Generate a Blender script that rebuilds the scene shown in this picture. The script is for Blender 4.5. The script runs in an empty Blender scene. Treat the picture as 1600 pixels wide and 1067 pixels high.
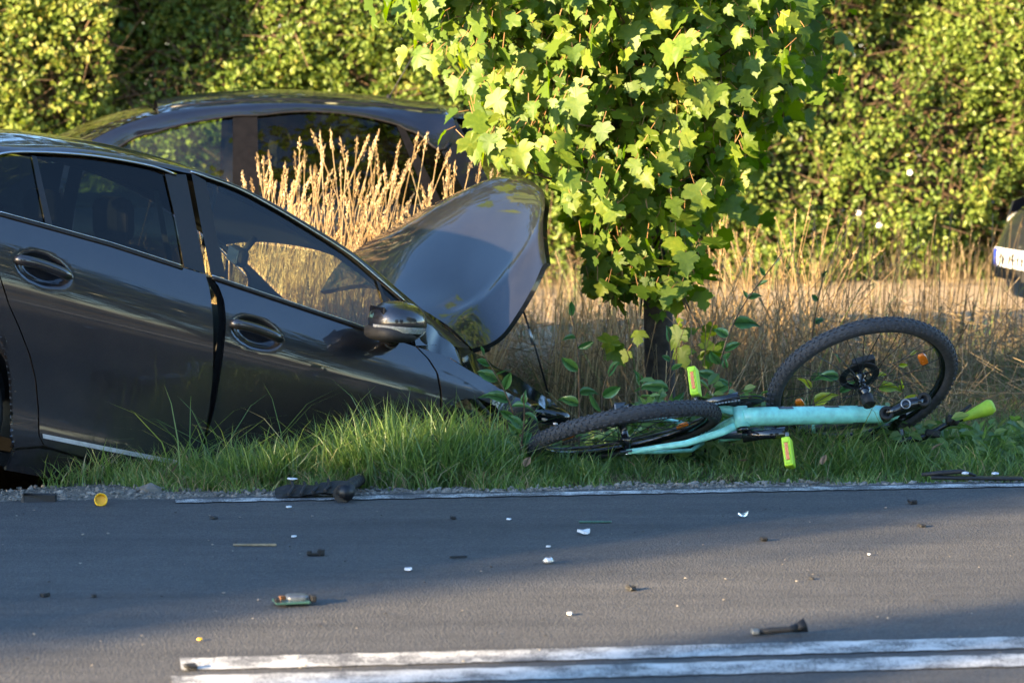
import bpy, bmesh, math, random
import numpy as np
from mathutils import Vector, Matrix, Euler

random.seed(7)
rng = np.random.default_rng(7)
R = math.radians
scene = bpy.context.scene
col = scene.collection

# ------------------------------------------------------------------ camera
FPX, CAMH = 5022.0, 1.65                 # focal length in pixels of a 1600 px wide frame, eye height
PITCH = math.atan((533.5 - 55.0) / FPX)
cam_d = bpy.data.cameras.new('camera')
cam_d.sensor_width = 36.0
cam_d.lens = FPX / 1600.0 * 36.0
cam_d.clip_start = 0.1
cam_d.clip_end = 600.0
cam_d.dof.use_dof = True
cam_d.dof.focus_distance = 12.0
cam_d.dof.aperture_fstop = 4.6
cam = bpy.data.objects.new('camera', cam_d)
cam.location = (0, 0, CAMH)
cam.rotation_euler = (math.pi / 2 - PITCH, 0, 0)
col.objects.link(cam)
scene.camera = cam

# ------------------------------------------------------------------ light
SUN_EL = R(14.0)
SUN_H = (0.82, 0.572)                    # horizontal direction in which the light travels
world = bpy.data.worlds.new('World')
scene.world = world
world.use_nodes = True
wn = world.node_tree
bg = wn.nodes['Background']
sky = wn.nodes.new('ShaderNodeTexSky')
sky.sky_type = 'NISHITA'
sky.sun_disc = False
sky.sun_elevation = SUN_EL
sky.sun_rotation = math.atan2(-SUN_H[0], -SUN_H[1])
sky.air_density = 1.0
sky.dust_density = 0.3
sky.ozone_density = 3.5
wn.links.new(sky.outputs[0], bg.inputs[0])
bg.inputs[1].default_value = 0.10
sun_d = bpy.data.lights.new('sun', 'SUN')
sun_d.energy = 5.0
sun_d.angle = R(0.6)
sun_d.color = (1.0, 0.73, 0.40)
sun = bpy.data.objects.new('sun', sun_d)
dirv = Vector((SUN_H[0] * math.cos(SUN_EL), SUN_H[1] * math.cos(SUN_EL), -math.sin(SUN_EL)))
sun.rotation_euler = dirv.to_track_quat('-Z', 'Y').to_euler()
sun.location = (-20, -10, 12)
col.objects.link(sun)
vs = scene.view_settings
vs.view_transform = 'Standard'
vs.look = 'None'
vs.exposure = 2.72
vs.gamma = 1.0

# ------------------------------------------------------------------ helpers
CF = np.array([0, math.cos(PITCH), -math.sin(PITCH)])
CU = np.array([0, math.sin(PITCH), math.cos(PITCH)])
CC = np.array([0, 0, CAMH])

def ray(px, py):
    return CF + np.array([1.0, 0, 0]) * ((px - 800) / FPX) + CU * (-(py - 533.5) / FPX)

def G(px, py, z=0.0):                    # point of the plane at height z seen at a photo pixel
    d = ray(px, py)
    return CC + d * ((z - CAMH) / d[2])

def AT(px, py, Y):                       # point at depth Y seen at a photo pixel
    d = ray(px, py)
    return CC + d * (Y / d[1])

def proj(p):
    v = np.asarray(p, float) - CC
    w = v @ CF
    return 800 + FPX * v[..., 0] / w, 533.5 - FPX * (v @ CU) / w

def tag(o, label=None, cat=None, group=None, kind=None):
    if label: o['label'] = label
    if cat: o['category'] = cat
    if group: o['group'] = group
    if kind: o['kind'] = kind
    return o

def empty(name, loc=(0, 0, 0), mat=None):
    o = bpy.data.objects.new(name, None)
    o.empty_display_size = 0.1
    col.objects.link(o)
    if mat is not None: o.matrix_world = mat
    else: o.location = loc
    return o

def link(name, me, parent=None):
    o = bpy.data.objects.new(name, me)
    col.objects.link(o)
    if parent is not None: o.parent = parent
    return o

def fast(name, V, F, mat, parent=None, smooth=False, tint=None):
    """mesh object from vertex array and a list of index arrays (n,3) or (n,4)"""
    me = bpy.data.meshes.new(name)
    V = np.asarray(V, np.float32)
    F = [np.asarray(f, np.int32) for f in (F if isinstance(F, list) else [F])]
    me.vertices.add(len(V))
    me.vertices.foreach_set('co', V.ravel())
    nl = sum(f.size for f in F); nf = sum(len(f) for f in F)
    me.loops.add(nl)
    me.loops.foreach_set('vertex_index', np.concatenate([f.ravel() for f in F]))
    me.polygons.add(nf)
    sizes = np.concatenate([np.full(len(f), f.shape[1]) for f in F])
    st = np.concatenate([[0], np.cumsum(sizes)[:-1]])
    me.polygons.foreach_set('loop_start', st.astype(np.int32))
    me.polygons.foreach_set('use_smooth', np.full(nf, bool(smooth)))
    if tint is not None:
        a = me.attributes.new('tint', 'FLOAT', 'POINT')
        a.data.foreach_set('value', np.asarray(tint, np.float32))
    me.update(calc_edges=True)
    me.validate()
    if mat is not None: me.materials.append(mat)
    return link(name, me, parent)

class MB:
    """collects simple shapes into one mesh"""
    def __init__(s): s.v = []; s.f = []; s.sm = []
    def add(s, vs, fs, smooth=True):
        b = len(s.v)
        s.v += [tuple(map(float, p)) for p in vs]
        s.f += [tuple(b + i for i in f) for f in fs]
        s.sm += [smooth] * len(fs)
        return s
    def grid(s, P, smooth=True, closeu=False):
        n, m = P.shape[:2]
        fs = []
        for i in range(n - (0 if closeu else 1)):
            for j in range(m - 1):
                i2 = (i + 1) % n
                fs.append((i * m + j, i2 * m + j, i2 * m + j + 1, i * m + j + 1))
        return s.add(P.reshape(-1, 3), fs, smooth)
    def box(s, c, d, M=None, bev=0.0):
        c = np.array(c, float); d = np.array(d, float) / 2
        bm = bmesh.new()
        bmesh.ops.create_cube(bm, size=1.0)
        for v in bm.verts: v.co = Vector((v.co.x * 2 * d[0], v.co.y * 2 * d[1], v.co.z * 2 * d[2]))
        if bev > 0: bmesh.ops.bevel(bm, geom=bm.edges[:], offset=bev, segments=2, affect='EDGES', profile=0.5)
        bm.verts.index_update()
        vs = []
        for v in bm.verts:
            p = v.co.copy()
            if M is not None: p = M @ p
            vs.append((p.x + c[0], p.y + c[1], p.z + c[2]))
        s.add(vs, [tuple(v.index for v in f.verts) for f in bm.faces], False)
        bm.free()
        return s
    def tube(s, pts, r, n=8, cap=True, squash=None):
        pts = [Vector(p) for p in pts]
        k = len(pts)
        rs = r if hasattr(r, '__len__') else [r] * k
        t0 = (pts[1] - pts[0]).normalized()
        a = Vector((0, 0, 1)) if abs(t0.z) < 0.9 else Vector((1, 0, 0))
        nx = t0.cross(a).normalized()
        rings = []
        for i in range(k):
            t = (pts[min(i + 1, k - 1)] - pts[max(i - 1, 0)]).normalized()
            nx = (nx - t * nx.dot(t)).normalized()
            ny = t.cross(nx)
            sq = squash or 1.0
            rings.append([pts[i] + nx * (rs[i] * math.cos(2 * math.pi * j / n)) + ny * (rs[i] * sq * math.sin(2 * math.pi * j / n)) for j in range(n)])
        b = len(s.v)
        vs = [tuple(p) for rg in rings for p in rg]
        fs = []
        for i in range(k - 1):
            for j in range(n):
                j2 = (j + 1) % n
                fs.append((i * n + j, i * n + j2, (i + 1) * n + j2, (i + 1) * n + j))
        s.add(vs, fs, True)
        if cap:
            s.f += [tuple(b + j for j in reversed(range(n))), tuple(b + (k - 1) * n + j for j in range(n))]
            s.sm += [False, False]
        return s
    def lathe(s, prof, n=32, axis='y', c=(0, 0, 0), a0=0.0, a1=2 * math.pi, smooth=True):
        """prof: (radius, along) pairs turned about an axis through c"""
        full = abs(a1 - a0 - 2 * math.pi) < 1e-6
        k = n if full else n + 1
        P = np.zeros((k, len(prof), 3))
        for i in range(k):
            t = a0 + (a1 - a0) * i / n
            for j, (r, h) in enumerate(prof):
                x, y = r * math.cos(t), r * math.sin(t)
                P[i, j] = (x, h, y) if axis == 'y' else ((x, y, h) if axis == 'z' else (h, x, y))
        P += np.array(c)
        return s.grid(P, smooth, closeu=full)
    def build(s, name, mat, parent=None, M=None):
        me = bpy.data.meshes.new(name)
        vs = s.v
        if M is not None: vs = [tuple(M @ Vector(v)) for v in vs]
        me.from_pydata(vs, [], s.f)
        me.polygons.foreach_set('use_smooth', s.sm)
        me.update()
        if mat is not None: me.materials.append(mat)
        return link(name, me, parent)

def noise1(x, seed=0):
    x = np.asarray(x, float)
    return (np.sin(x * 1.7 + seed) + np.sin(x * 3.1 + seed * 2.3 + 1) * .6 + np.sin(x * 6.7 + seed * 1.3 + 2) * .35 + np.sin(x * 13.3 + seed * 3.1) * .2) / 2.15

def noise2(x, y, seed=0):
    x = np.asarray(x, float); y = np.asarray(y, float)
    r = 0
    for k, (fx, fy, a) in enumerate(((1.1, .7, 1), (-.8, 1.6, .8), (2.3, 1.9, .5), (-3.1, 2.2, .4), (4.7, -3.9, .25))):
        r = r + a * np.sin(fx * x + fy * y + seed * (k + 1.7) + k)
    return r / 2.2

def resample(P, n):
    P = np.asarray(P, float)
    d = np.concatenate([[0], np.cumsum(np.linalg.norm(np.diff(P, axis=0), axis=1))])
    t = np.linspace(0, d[-1], n)
    return np.stack([np.interp(t, d, P[:, k]) for k in range(P.shape[1])], 1)

def smooth_curve(P, n, it=1):
    """Catmull-Rom through points, resampled evenly"""
    P = np.asarray(P, float)
    Q = np.vstack([2 * P[0] - P[1], P, 2 * P[-1] - P[-2]])
    out = []
    for i in range(1, len(Q) - 2):
        p0, p1, p2, p3 = Q[i - 1:i + 3]
        for t in np.linspace(0, 1, 12, endpoint=False):
            out.append(.5 * ((2 * p1) + (-p0 + p2) * t + (2 * p0 - 5 * p1 + 4 * p2 - p3) * t * t + (-p0 + 3 * p1 - 3 * p2 + p3) * t ** 3))
    out.append(P[-1])
    return resample(out, n)

def coons(bottom, top, left, right, nu, nv):
    """patch in 2D or 3D: bottom/top run left to right, left/right run bottom to top"""
    b, t, l, r = resample(bottom, nu), resample(top, nu), resample(left, nv), resample(right, nv)
    u = np.linspace(0, 1, nu)[:, None, None]; v = np.linspace(0, 1, nv)[None, :, None]
    c00, c10, c01, c11 = (b[0] + l[0]) / 2, (b[-1] + r[0]) / 2, (t[0] + l[-1]) / 2, (t[-1] + r[-1]) / 2
    S = (1 - v) * b[:, None] + v * t[:, None] + (1 - u) * l[None] + u * r[None]
    S = S - ((1 - u) * (1 - v) * c00 + u * (1 - v) * c10 + (1 - u) * v * c01 + u * v * c11)
    return S

# ------------------------------------------------------------------ materials
def nmat(name):
    m = bpy.data.materials.new(name)
    m.use_nodes = True
    nt = m.node_tree
    return m, nt, nt.nodes['Principled BSDF'], nt.nodes['Material Output']

def setp(b, **k):
    names = dict(col='Base Color', rough='Roughness', metal='Metallic', coat='Coat Weight', coatr='Coat Roughness', spec='Specular IOR Level', trans='Transmission Weight', emit='Emission Strength', alpha='Alpha', sheen='Sheen Weight')
    for kk, v in k.items():
        if kk == 'col' and len(v) == 3: v = (*v, 1)
        b.inputs[names[kk]].default_value = v

def plain(name, c, rough=.5, metal=0., coat=0., var=.12, scale=30., bump=0., spec=.5):
    """principled material with a little procedural variation in colour and roughness"""
    m, nt, b, out = nmat(name)
    setp(b, rough=rough, metal=metal, coat=coat, coatr=.05, spec=spec)
    tc = nt.nodes.new('ShaderNodeTexCoord')
    n = nt.nodes.new('ShaderNodeTexNoise'); n.inputs['Scale'].default_value = scale; n.inputs['Detail'].default_value = 5
    nt.links.new(tc.outputs['Object'], n.inputs['Vector'])
    r = nt.nodes.new('ShaderNodeValToRGB')
    r.color_ramp.elements[0].position = .3; r.color_ramp.elements[1].position = .72
    r.color_ramp.elements[0].color = (*[x * (1 - var) for x in c], 1)
    r.color_ramp.elements[1].color = (*[min(1, x * (1 + var)) for x in c], 1)
    nt.links.new(n.outputs['Fac'], r.inputs[0]); nt.links.new(r.outputs[0], b.inputs['Base Color'])
    mp = nt.nodes.new('ShaderNodeMapRange'); mp.inputs[3].default_value = max(0, rough - .08); mp.inputs[4].default_value = min(1, rough + .1)
    nt.links.new(n.outputs['Fac'], mp.inputs[0]); nt.links.new(mp.outputs[0], b.inputs['Roughness'])
    if bump:
        bp = nt.nodes.new('ShaderNodeBump'); bp.inputs['Strength'].default_value = bump; bp.inputs['Distance'].default_value = .004
        nt.links.new(n.outputs['Fac'], bp.inputs['Height']); nt.links.new(bp.outputs[0], b.inputs['Normal'])
    return m

def paint(name, c, dust=(.20, .17, .13), dusta=.10):
    """metallic car paint under clear coat, thin road dust with a cloudy edge"""
    m, nt, b, out = nmat(name)
    setp(b, metal=.55, rough=.38, coat=1.0, coatr=.025)
    b.inputs['Coat IOR'].default_value = 1.68
    tc = nt.nodes.new('ShaderNodeTexCoord')
    fl = nt.nodes.new('ShaderNodeTexNoise'); fl.inputs['Scale'].default_value = 900; fl.inputs['Detail'].default_value = 1
    dn = nt.nodes.new('ShaderNodeTexNoise'); dn.inputs['Scale'].default_value = 5; dn.inputs['Detail'].default_value = 9; dn.inputs['Roughness'].default_value = .7
    for n in (fl, dn): nt.links.new(tc.outputs['Object'], n.inputs['Vector'])
    r = nt.nodes.new('ShaderNodeValToRGB')
    r.color_ramp.elements[0].color = (*[x * .7 for x in c], 1); r.color_ramp.elements[1].color = (*[x * 1.35 for x in c], 1)
    r.color_ramp.elements[0].position = .35; r.color_ramp.elements[1].position = .65
    nt.links.new(fl.outputs['Fac'], r.inputs[0])
    mx = nt.nodes.new('ShaderNodeMix'); mx.data_type = 'RGBA'
    mr = nt.nodes.new('ShaderNodeMapRange'); mr.inputs[1].default_value = .42; mr.inputs[2].default_value = .8; mr.inputs[4].default_value = dusta
    nt.links.new(dn.outputs['Fac'], mr.inputs[0]); nt.links.new(mr.outputs[0], mx.inputs[0])
    nt.links.new(r.outputs[0], mx.inputs[6]); mx.inputs[7].default_value = (*dust, 1)
    nt.links.new(mx.outputs[2], b.inputs['Base Color'])
    mr2 = nt.nodes.new('ShaderNodeMapRange'); mr2.inputs[1].default_value = .4; mr2.inputs[2].default_value = .8; mr2.inputs[3].default_value = .018; mr2.inputs[4].default_value = .10
    nt.links.new(dn.outputs['Fac'], mr2.inputs[0]); nt.links.new(mr2.outputs[0], b.inputs['Coat Roughness'])
    return m

def glassmat(name, tint, refl=1.0, dirt=.03):
    """thin window glass: tinted see-through plus a fresnel reflection and a trace of dirt"""
    m, nt, b, out = nmat(name)
    nt.nodes.remove(b)
    tr = nt.nodes.new('ShaderNodeBsdfTransparent'); tr.inputs[0].default_value = (*tint, 1)
    gl = nt.nodes.new('ShaderNodeBsdfGlossy'); gl.inputs['Roughness'].default_value = .015
    fr = nt.nodes.new('ShaderNodeFresnel'); fr.inputs[0].default_value = 1.62
    mu = nt.nodes.new('ShaderNodeMath'); mu.operation = 'MULTIPLY'; mu.inputs[1].default_value = refl; mu.use_clamp = True
    nt.links.new(fr.outputs[0], mu.inputs[0])
    m1 = nt.nodes.new('ShaderNodeMixShader')
    nt.links.new(mu.outputs[0], m1.inputs[0]); nt.links.new(tr.outputs[0], m1.inputs[1]); nt.links.new(gl.outputs[0], m1.inputs[2])
    df = nt.nodes.new('ShaderNodeBsdfDiffuse'); df.inputs[0].default_value = (.35, .33, .28, 1)
    tc = nt.nodes.new('ShaderNodeTexCoord')
    n = nt.nodes.new('ShaderNodeTexNoise'); n.inputs['Scale'].default_value = 7; n.inputs['Detail'].default_value = 8
    nt.links.new(tc.outputs['Object'], n.inputs['Vector'])
    mr = nt.nodes.new('ShaderNodeMapRange'); mr.inputs[1].default_value = .35; mr.inputs[2].default_value = .8; mr.inputs[4].default_value = dirt * 2
    nt.links.new(n.outputs['Fac'], mr.inputs[0])
    m2 = nt.nodes.new('ShaderNodeMixShader')
    nt.links.new(mr.outputs[0], m2.inputs[0]); nt.links.new(m1.outputs[0], m2.inputs[1]); nt.links.new(df.outputs[0], m2.inputs[2])
    nt.links.new(m2.outputs[0], out.inputs[0])
    return m

def leafmat(name, stops, trans=.45, rough=.45, scale=None, gloss=.06):
    """leaf or blade: colour from the 'tint' attribute (or noise), diffuse + translucent + a little gloss"""
    m, nt, b, out = nmat(name)
    nt.nodes.remove(b)
    r = nt.nodes.new('ShaderNodeValToRGB')
    els = r.color_ramp.elements
    els[0].position, els[0].color = stops[0][0], (*stops[0][1], 1)
    els[1].position, els[1].color = stops[-1][0], (*stops[-1][1], 1)
    for p, c in stops[1:-1]:
        e = els.new(p); e.color = (*c, 1)
    if scale is None:
        at = nt.nodes.new('ShaderNodeAttribute'); at.attribute_name = 'tint'
        nt.links.new(at.outputs['Fac'], r.inputs[0])
    else:
        oi = nt.nodes.new('ShaderNodeObjectInfo')
        tc = nt.nodes.new('ShaderNodeTexCoord')
        n = nt.nodes.new('ShaderNodeTexNoise'); n.inputs['Scale'].default_value = scale; n.inputs['Detail'].default_value = 3
        nt.links.new(tc.outputs['Object'], n.inputs['Vector'])
        ad = nt.nodes.new('ShaderNodeMath'); ad.operation = 'MULTIPLY_ADD'; ad.inputs[1].default_value = .55; 
        s2 = nt.nodes.new('ShaderNodeMath'); s2.operation = 'SUBTRACT'; s2.inputs[1].default_value = .25
        nt.links.new(oi.outputs['Random'], ad.inputs[0]); nt.links.new(n.outputs['Fac'], ad.inputs[2]); nt.links.new(ad.outputs[0], s2.inputs[0])
        nt.links.new(s2.outputs[0], r.inputs[0])
    d = nt.nodes.new('ShaderNodeBsdfDiffuse'); t = nt.nodes.new('ShaderNodeBsdfTranslucent')
    nt.links.new(r.outputs[0], d.inputs[0])
    hs = nt.nodes.new('ShaderNodeHueSaturation'); hs.inputs['Saturation'].default_value = 1.15; hs.inputs['Value'].default_value = 1.15
    nt.links.new(r.outputs[0], hs.inputs['Color']); nt.links.new(hs.outputs[0], t.inputs[0])
    mx = nt.nodes.new('ShaderNodeMixShader'); mx.inputs[0].default_value = trans
    nt.links.new(d.outputs[0], mx.inputs[1]); nt.links.new(t.outputs[0], mx.inputs[2])
    g = nt.nodes.new('ShaderNodeBsdfGlossy'); g.inputs['Roughness'].default_value = rough; g.inputs[0].default_value = (.8, .85, .8, 1)
    m2 = nt.nodes.new('ShaderNodeMixShader'); m2.inputs[0].default_value = gloss
    nt.links.new(mx.outputs[0], m2.inputs[1]); nt.links.new(g.outputs[0], m2.inputs[2])
    nt.links.new(m2.outputs[0], out.inputs[0])
    return m

def ramp(nt, fac, stops):
    r = nt.nodes.new('ShaderNodeValToRGB')
    els = r.color_ramp.elements
    els[0].position, els[0].color = stops[0][0], (*stops[0][1], 1)
    els[1].position, els[1].color = stops[-1][0], (*stops[-1][1], 1)
    for p, c in stops[1:-1]:
        e = els.new(p); e.color = (*c, 1)
    nt.links.new(fac, r.inputs[0])
    return r.outputs[0]

def noise_node(nt, scale, detail=6, rough=.6, vec=None):
    n = nt.nodes.new('ShaderNodeTexNoise')
    n.inputs['Scale'].default_value = scale; n.inputs['Detail'].default_value = detail; n.inputs['Roughness'].default_value = rough
    if vec is None:
        tc = nt.nodes.new('ShaderNodeTexCoord'); vec = tc.outputs['Object']
    nt.links.new(vec, n.inputs['Vector'])
    return n.outputs['Fac']

def mixc(nt, fac, a, b, mode='MIX'):
    mx = nt.nodes.new('ShaderNodeMix'); mx.data_type = 'RGBA'; mx.blend_type = mode
    for i, v in ((0, fac), (6, a), (7, b)):
        if isinstance(v, (int, float)): mx.inputs[i].default_value = v
        elif isinstance(v, tuple): mx.inputs[i].default_value = (*v, 1)
        else: nt.links.new(v, mx.inputs[i])
    return mx.outputs[2]

M = {}
def asphalt(name, c0, c1):
    m, nt, b, out = nmat(name)
    setp(b, rough=.82, spec=.35)
    big = noise_node(nt, .8, 5); mid = noise_node(nt, 9, 6, .7); fine = noise_node(nt, 260, 2, .6)
    v = nt.nodes.new('ShaderNodeTexVoronoi'); v.inputs['Scale'].default_value = 140
    tc = nt.nodes.new('ShaderNodeTexCoord'); nt.links.new(tc.outputs['Object'], v.inputs['Vector'])
    base = ramp(nt, big, [(.3, c0), (.7, c1)])
    c = mixc(nt, .35, base, ramp(nt, mid, [(.3, tuple(x * .72 for x in c0)), (.7, tuple(x * 1.3 for x in c1))]))
    c = mixc(nt, .8, c, ramp(nt, fine, [(.3, (.45, .45, .45)), (.5, (1, 1, 1)), (.68, (1.0, 1.0, 1.0)), (.78, (2.2, 2.1, 1.9))]), 'MULTIPLY')
    gr = noise_node(nt, 75, 3, .7)
    c = mixc(nt, .9, c, ramp(nt, gr, [(.28, (.62, .62, .62)), (.5, (1, 1, 1)), (.72, (1.45, 1.43, 1.38))]), 'MULTIPLY')
    mpn = nt.nodes.new('ShaderNodeMapping'); mpn.inputs['Rotation'].default_value = (0, 0, -R(7.7)); mpn.inputs['Scale'].default_value = (.25, 3.2, 1)
    tc2 = nt.nodes.new('ShaderNodeTexCoord'); nt.links.new(tc2.outputs['Object'], mpn.inputs['Vector'])
    wear = noise_node(nt, 1.6, 7, .65, mpn.outputs[0])              # wheel tracks and drawn-out stains along the lane
    c = mixc(nt, .85, c, ramp(nt, wear, [(.3, (.72, .73, .75)), (.5, (1, 1, 1)), (.7, (1.28, 1.26, 1.22))]), 'MULTIPLY')
    st = ramp(nt, v.outputs['Color'], [(.0, (.6, .6, .62)), (.9, (1.15, 1.15, 1.12))])
    c = mixc(nt, .8, c, st, 'MULTIPLY')
    nt.links.new(c, b.inputs['Base Color'])
    bp = nt.nodes.new('ShaderNodeBump'); bp.inputs['Strength'].default_value = .55; bp.inputs['Distance'].default_value = .004
    nt.links.new(v.outputs['Distance'], bp.inputs['Height']); nt.links.new(bp.outputs[0], b.inputs['Normal'])
    return m
M['asphalt'] = asphalt('asphalt', (.062, .063, .067), (.085, .084, .085))

def roadpaint(name, wear):
    m, nt, b, out = nmat(name)
    setp(b, rough=.7)
    nz = noise_node(nt, 150, 6, .8); big = noise_node(nt, 6, 5, .6)
    add = nt.nodes.new('ShaderNodeMath'); add.operation = 'MULTIPLY_ADD'; add.inputs[1].default_value = .6
    nt.links.new(big, add.inputs[0]); nt.links.new(nz, add.inputs[2])
    fac = ramp(nt, add.outputs[0], [(wear, (0, 0, 0)), (wear + .09, (1, 1, 1))])
    c = mixc(nt, fac, (.085, .085, .09), ramp(nt, big, [(.3, (.42, .42, .40)), (.7, (.62, .62, .60))]))
    nt.links.new(c, b.inputs['Base Color'])
    return m
M['line_paint'] = roadpaint('line_paint', .73)
M['edge_paint'] = roadpaint('edge_paint', .78)

def groundmat():
    m, nt, b, out = nmat('verge_soil')
    setp(b, rough=.95, spec=.15)
    a = noise_node(nt, 1.3, 6); f = noise_node(nt, 45, 6, .7)
    soil = ramp(nt, f, [(.25, (.05, .038, .024)), (.55, (.13, .10, .065)), (.8, (.22, .18, .12))])
    dry = ramp(nt, f, [(.25, (.26, .195, .125)), (.6, (.45, .35, .235)), (.85, (.56, .45, .32))])
    tc = nt.nodes.new('ShaderNodeTexCoord'); sx = nt.nodes.new('ShaderNodeSeparateXYZ'); nt.links.new(tc.outputs['Object'], sx.inputs[0])
    mr = nt.nodes.new('ShaderNodeMapRange'); mr.inputs[1].default_value = 15.5; mr.inputs[2].default_value = 18.5
    nt.links.new(sx.outputs['Y'], mr.inputs[0])
    c = mixc(nt, mr.outputs[0], soil, dry)
    nt.links.new(c, b.inputs['Base Color'])
    bp = nt.nodes.new('ShaderNodeBump'); bp.inputs['Strength'].default_value = .7; bp.inputs['Distance'].default_value = .02
    nt.links.new(f, bp.inputs['Height']); nt.links.new(bp.outputs[0], b.inputs['Normal'])
    return m
M['soil'] = groundmat()
def gravelmat():
    m, nt, b, out = nmat('gravel')
    setp(b, rough=.9, spec=.2)
    v = nt.nodes.new('ShaderNodeTexVoronoi'); v.inputs['Scale'].default_value = 70
    tc = nt.nodes.new('ShaderNodeTexCoord'); nt.links.new(tc.outputs['Object'], v.inputs['Vector'])
    f = noise_node(nt, 30, 6, .7)
    c = mixc(nt, .5, ramp(nt, v.outputs['Color'], [(.1, (.08, .075, .065)), (.5, (.17, .155, .135)), (.95, (.34, .31, .27))]), ramp(nt, f, [(.3, (.08, .07, .06)), (.7, (.24, .22, .19))]))
    nt.links.new(c, b.inputs['Base Color'])
    bp = nt.nodes.new('ShaderNodeBump'); bp.inputs['Strength'].default_value = .9; bp.inputs['Distance'].default_value = .012; bp.invert = True
    nt.links.new(v.outputs['Distance'], bp.inputs['Height']); nt.links.new(bp.outputs[0], b.inputs['Normal'])
    return m
M['gravel'] = gravelmat()
M['stone'] = plain('stone', (.21, .19, .165), .85, var=.6, scale=9, bump=.4)
M['paint_grey'] = paint('grey_metallic_paint', (.0190, .0190, .0245), dusta=.06)
M['paint_navy'] = paint('navy_paint', (.005, .0065, .016), dusta=.03)
M['paint_silver'] = paint('blue_grey_paint', (.022, .026, .040), dusta=.04)
M['glass_dark'] = glassmat('darkened_window_glass', (.13, .155, .135), .55, .005)  # shade of the dim cabin behind these panes put into the tint
M['glass_clear'] = glassmat('green_window_glass', (.66, .74, .62), .9, .02)
M['glass_wind'] = glassmat('windscreen_glass', (.72, .78, .66), .7, .03)
M['black_trim'] = plain('black_trim', (.008, .008, .010), .4, var=.3, scale=60)
M['pillar_film'] = plain('matt_pillar_film', (.004, .004, .006), .55, var=.2, spec=.12)
M['gloss_black'] = plain('gloss_black', (.008, .008, .010), .12, coat=.8, var=.2)
M['matt_black'] = plain('matt_black_plastic', (.016, .016, .017), .65, var=.3, scale=80, bump=.2)
M['rubber'] = plain('rubber', (.022, .022, .024), .7, var=.35, scale=60, bump=.2)
M['rubber_grey'] = plain('dusty_rubber', (.046, .047, .052), .75, var=.35, scale=80, bump=.25)
M['chrome'] = plain('chrome', (.62, .62, .62), .14, metal=1.0, var=.1)
M['alu_trim'] = plain('satin_aluminium_trim', (.50, .52, .56), .3, metal=.35, var=.15, scale=40)
M['alu'] = plain('aluminium', (.42, .43, .45), .38, metal=.9, var=.2)
M['interior'] = plain('dark_interior', (.020, .020, .020), .8, var=.3, scale=20)
M['trim_beige'] = plain('grey_interior_trim', (.16, .18, .165), .7, var=.15)
M['seat_cloth'] = plain('seat_cloth', (.028, .029, .031), .9, var=.25, scale=120)
M['lens_clear'] = plain('clear_lens', (.62, .64, .66), .10, metal=.55, coat=1, var=.3, scale=90)
M['lens_red'] = plain('red_lens', (.03, .004, .004), .12, coat=1)
M['mirror_glass'] = plain('mirror_glass', (.82, .86, .84), .02, metal=1.0, var=.02)
M['mint'] = plain('mint_frame_paint', (.30, .80, .71), .32, coat=.5, var=.22, scale=26)
M['frame_navy'] = plain('dark_blue_frame_paint', (.035, .048, .068), .3, coat=.6, var=.15)
M['neon'] = plain('neon_yellow_plastic', (.56, .86, .035), .45, var=.08)
M['amber'] = plain('amber_reflector', (.95, .22, .015), .25, coat=.7, var=.12, scale=150)
M['grip'] = plain('lime_grip_rubber', (.40, .58, .04), .6, var=.12, scale=60, bump=.2)
M['yellow_cap'] = plain('yellow_plastic', (.86, .50, .012), .4, var=.1)
M['white_plastic'] = plain('white_plastic_shard', (.66, .68, .71), .4, var=.15, scale=40)
M['green_pcb'] = plain('green_circuit_board', (.05, .13, .10), .35, coat=.4, var=.3, scale=120)
M['steel'] = plain('dull_steel', (.22, .23, .235), .45, metal=.7, var=.25, scale=60)
M['wood'] = plain('split_wood', (.24, .20, .13), .8, var=.3, scale=50)
M['copper'] = plain('copper_winding', (.34, .15, .06), .5, metal=.5, var=.3)
M['plate_white'] = plain('plate_white', (.66, .68, .71), .4, var=.08)
M['plate_dark'] = plain('plate_print', (.02, .02, .03), .5)
M['plate_blue'] = plain('plate_blue', (.015, .04, .28), .4)
M['bark'] = plain('bark', (.046, .036, .029), .95, var=.55, scale=28, bump=1.0)
M['twig'] = plain('twig_bark', (.11, .070, .040), .9, var=.4, scale=40, bump=.3)
M['petiole'] = plain('petiole', (.30, .16, .06), .6, var=.3)
M['maple'] = leafmat('maple_leaf', [(0, (.060, .120, .018)), (.45, (.115, .190, .024)), (.8, (.19, .25, .030)), (1, (.32, .32, .04))], .5, .5, scale=5, gloss=.025)
M['maple_mass'] = leafmat('maple_foliage', [(0, (.060, .120, .018)), (.45, (.115, .190, .024)), (.8, (.19, .25, .030)), (1, (.32, .32, .04))], .5, .5, gloss=.025)
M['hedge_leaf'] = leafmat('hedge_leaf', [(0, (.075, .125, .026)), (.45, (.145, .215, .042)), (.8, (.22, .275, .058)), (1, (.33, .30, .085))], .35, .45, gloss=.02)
M['grass'] = leafmat('green_grass', [(0, (.075, .14, .034)), (.45, (.13, .225, .050)), (.75, (.21, .30, .070)), (.9, (.32, .32, .11)), (1, (.44, .34, .19))], .4, .4, gloss=.05)
M['dry'] = leafmat('dry_grass', [(0, (.10, .075, .045)), (.4, (.21, .155, .09)), (.75, (.36, .275, .165)), (.93, (.50, .40, .26)), (1, (.12, .19, .055))], .35, .6, gloss=.02)
M['straw'] = leafmat('straw', [(0, (.34, .24, .125)), (.5, (.58, .43, .24)), (1, (.72, .57, .36))], .35, .6, gloss=.02)
M['shoot'] = leafmat('shoot_leaf', [(0, (.050, .13, .042)), (.5, (.080, .19, .055)), (1, (.13, .26, .075))], .4, .35, scale=6)
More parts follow.
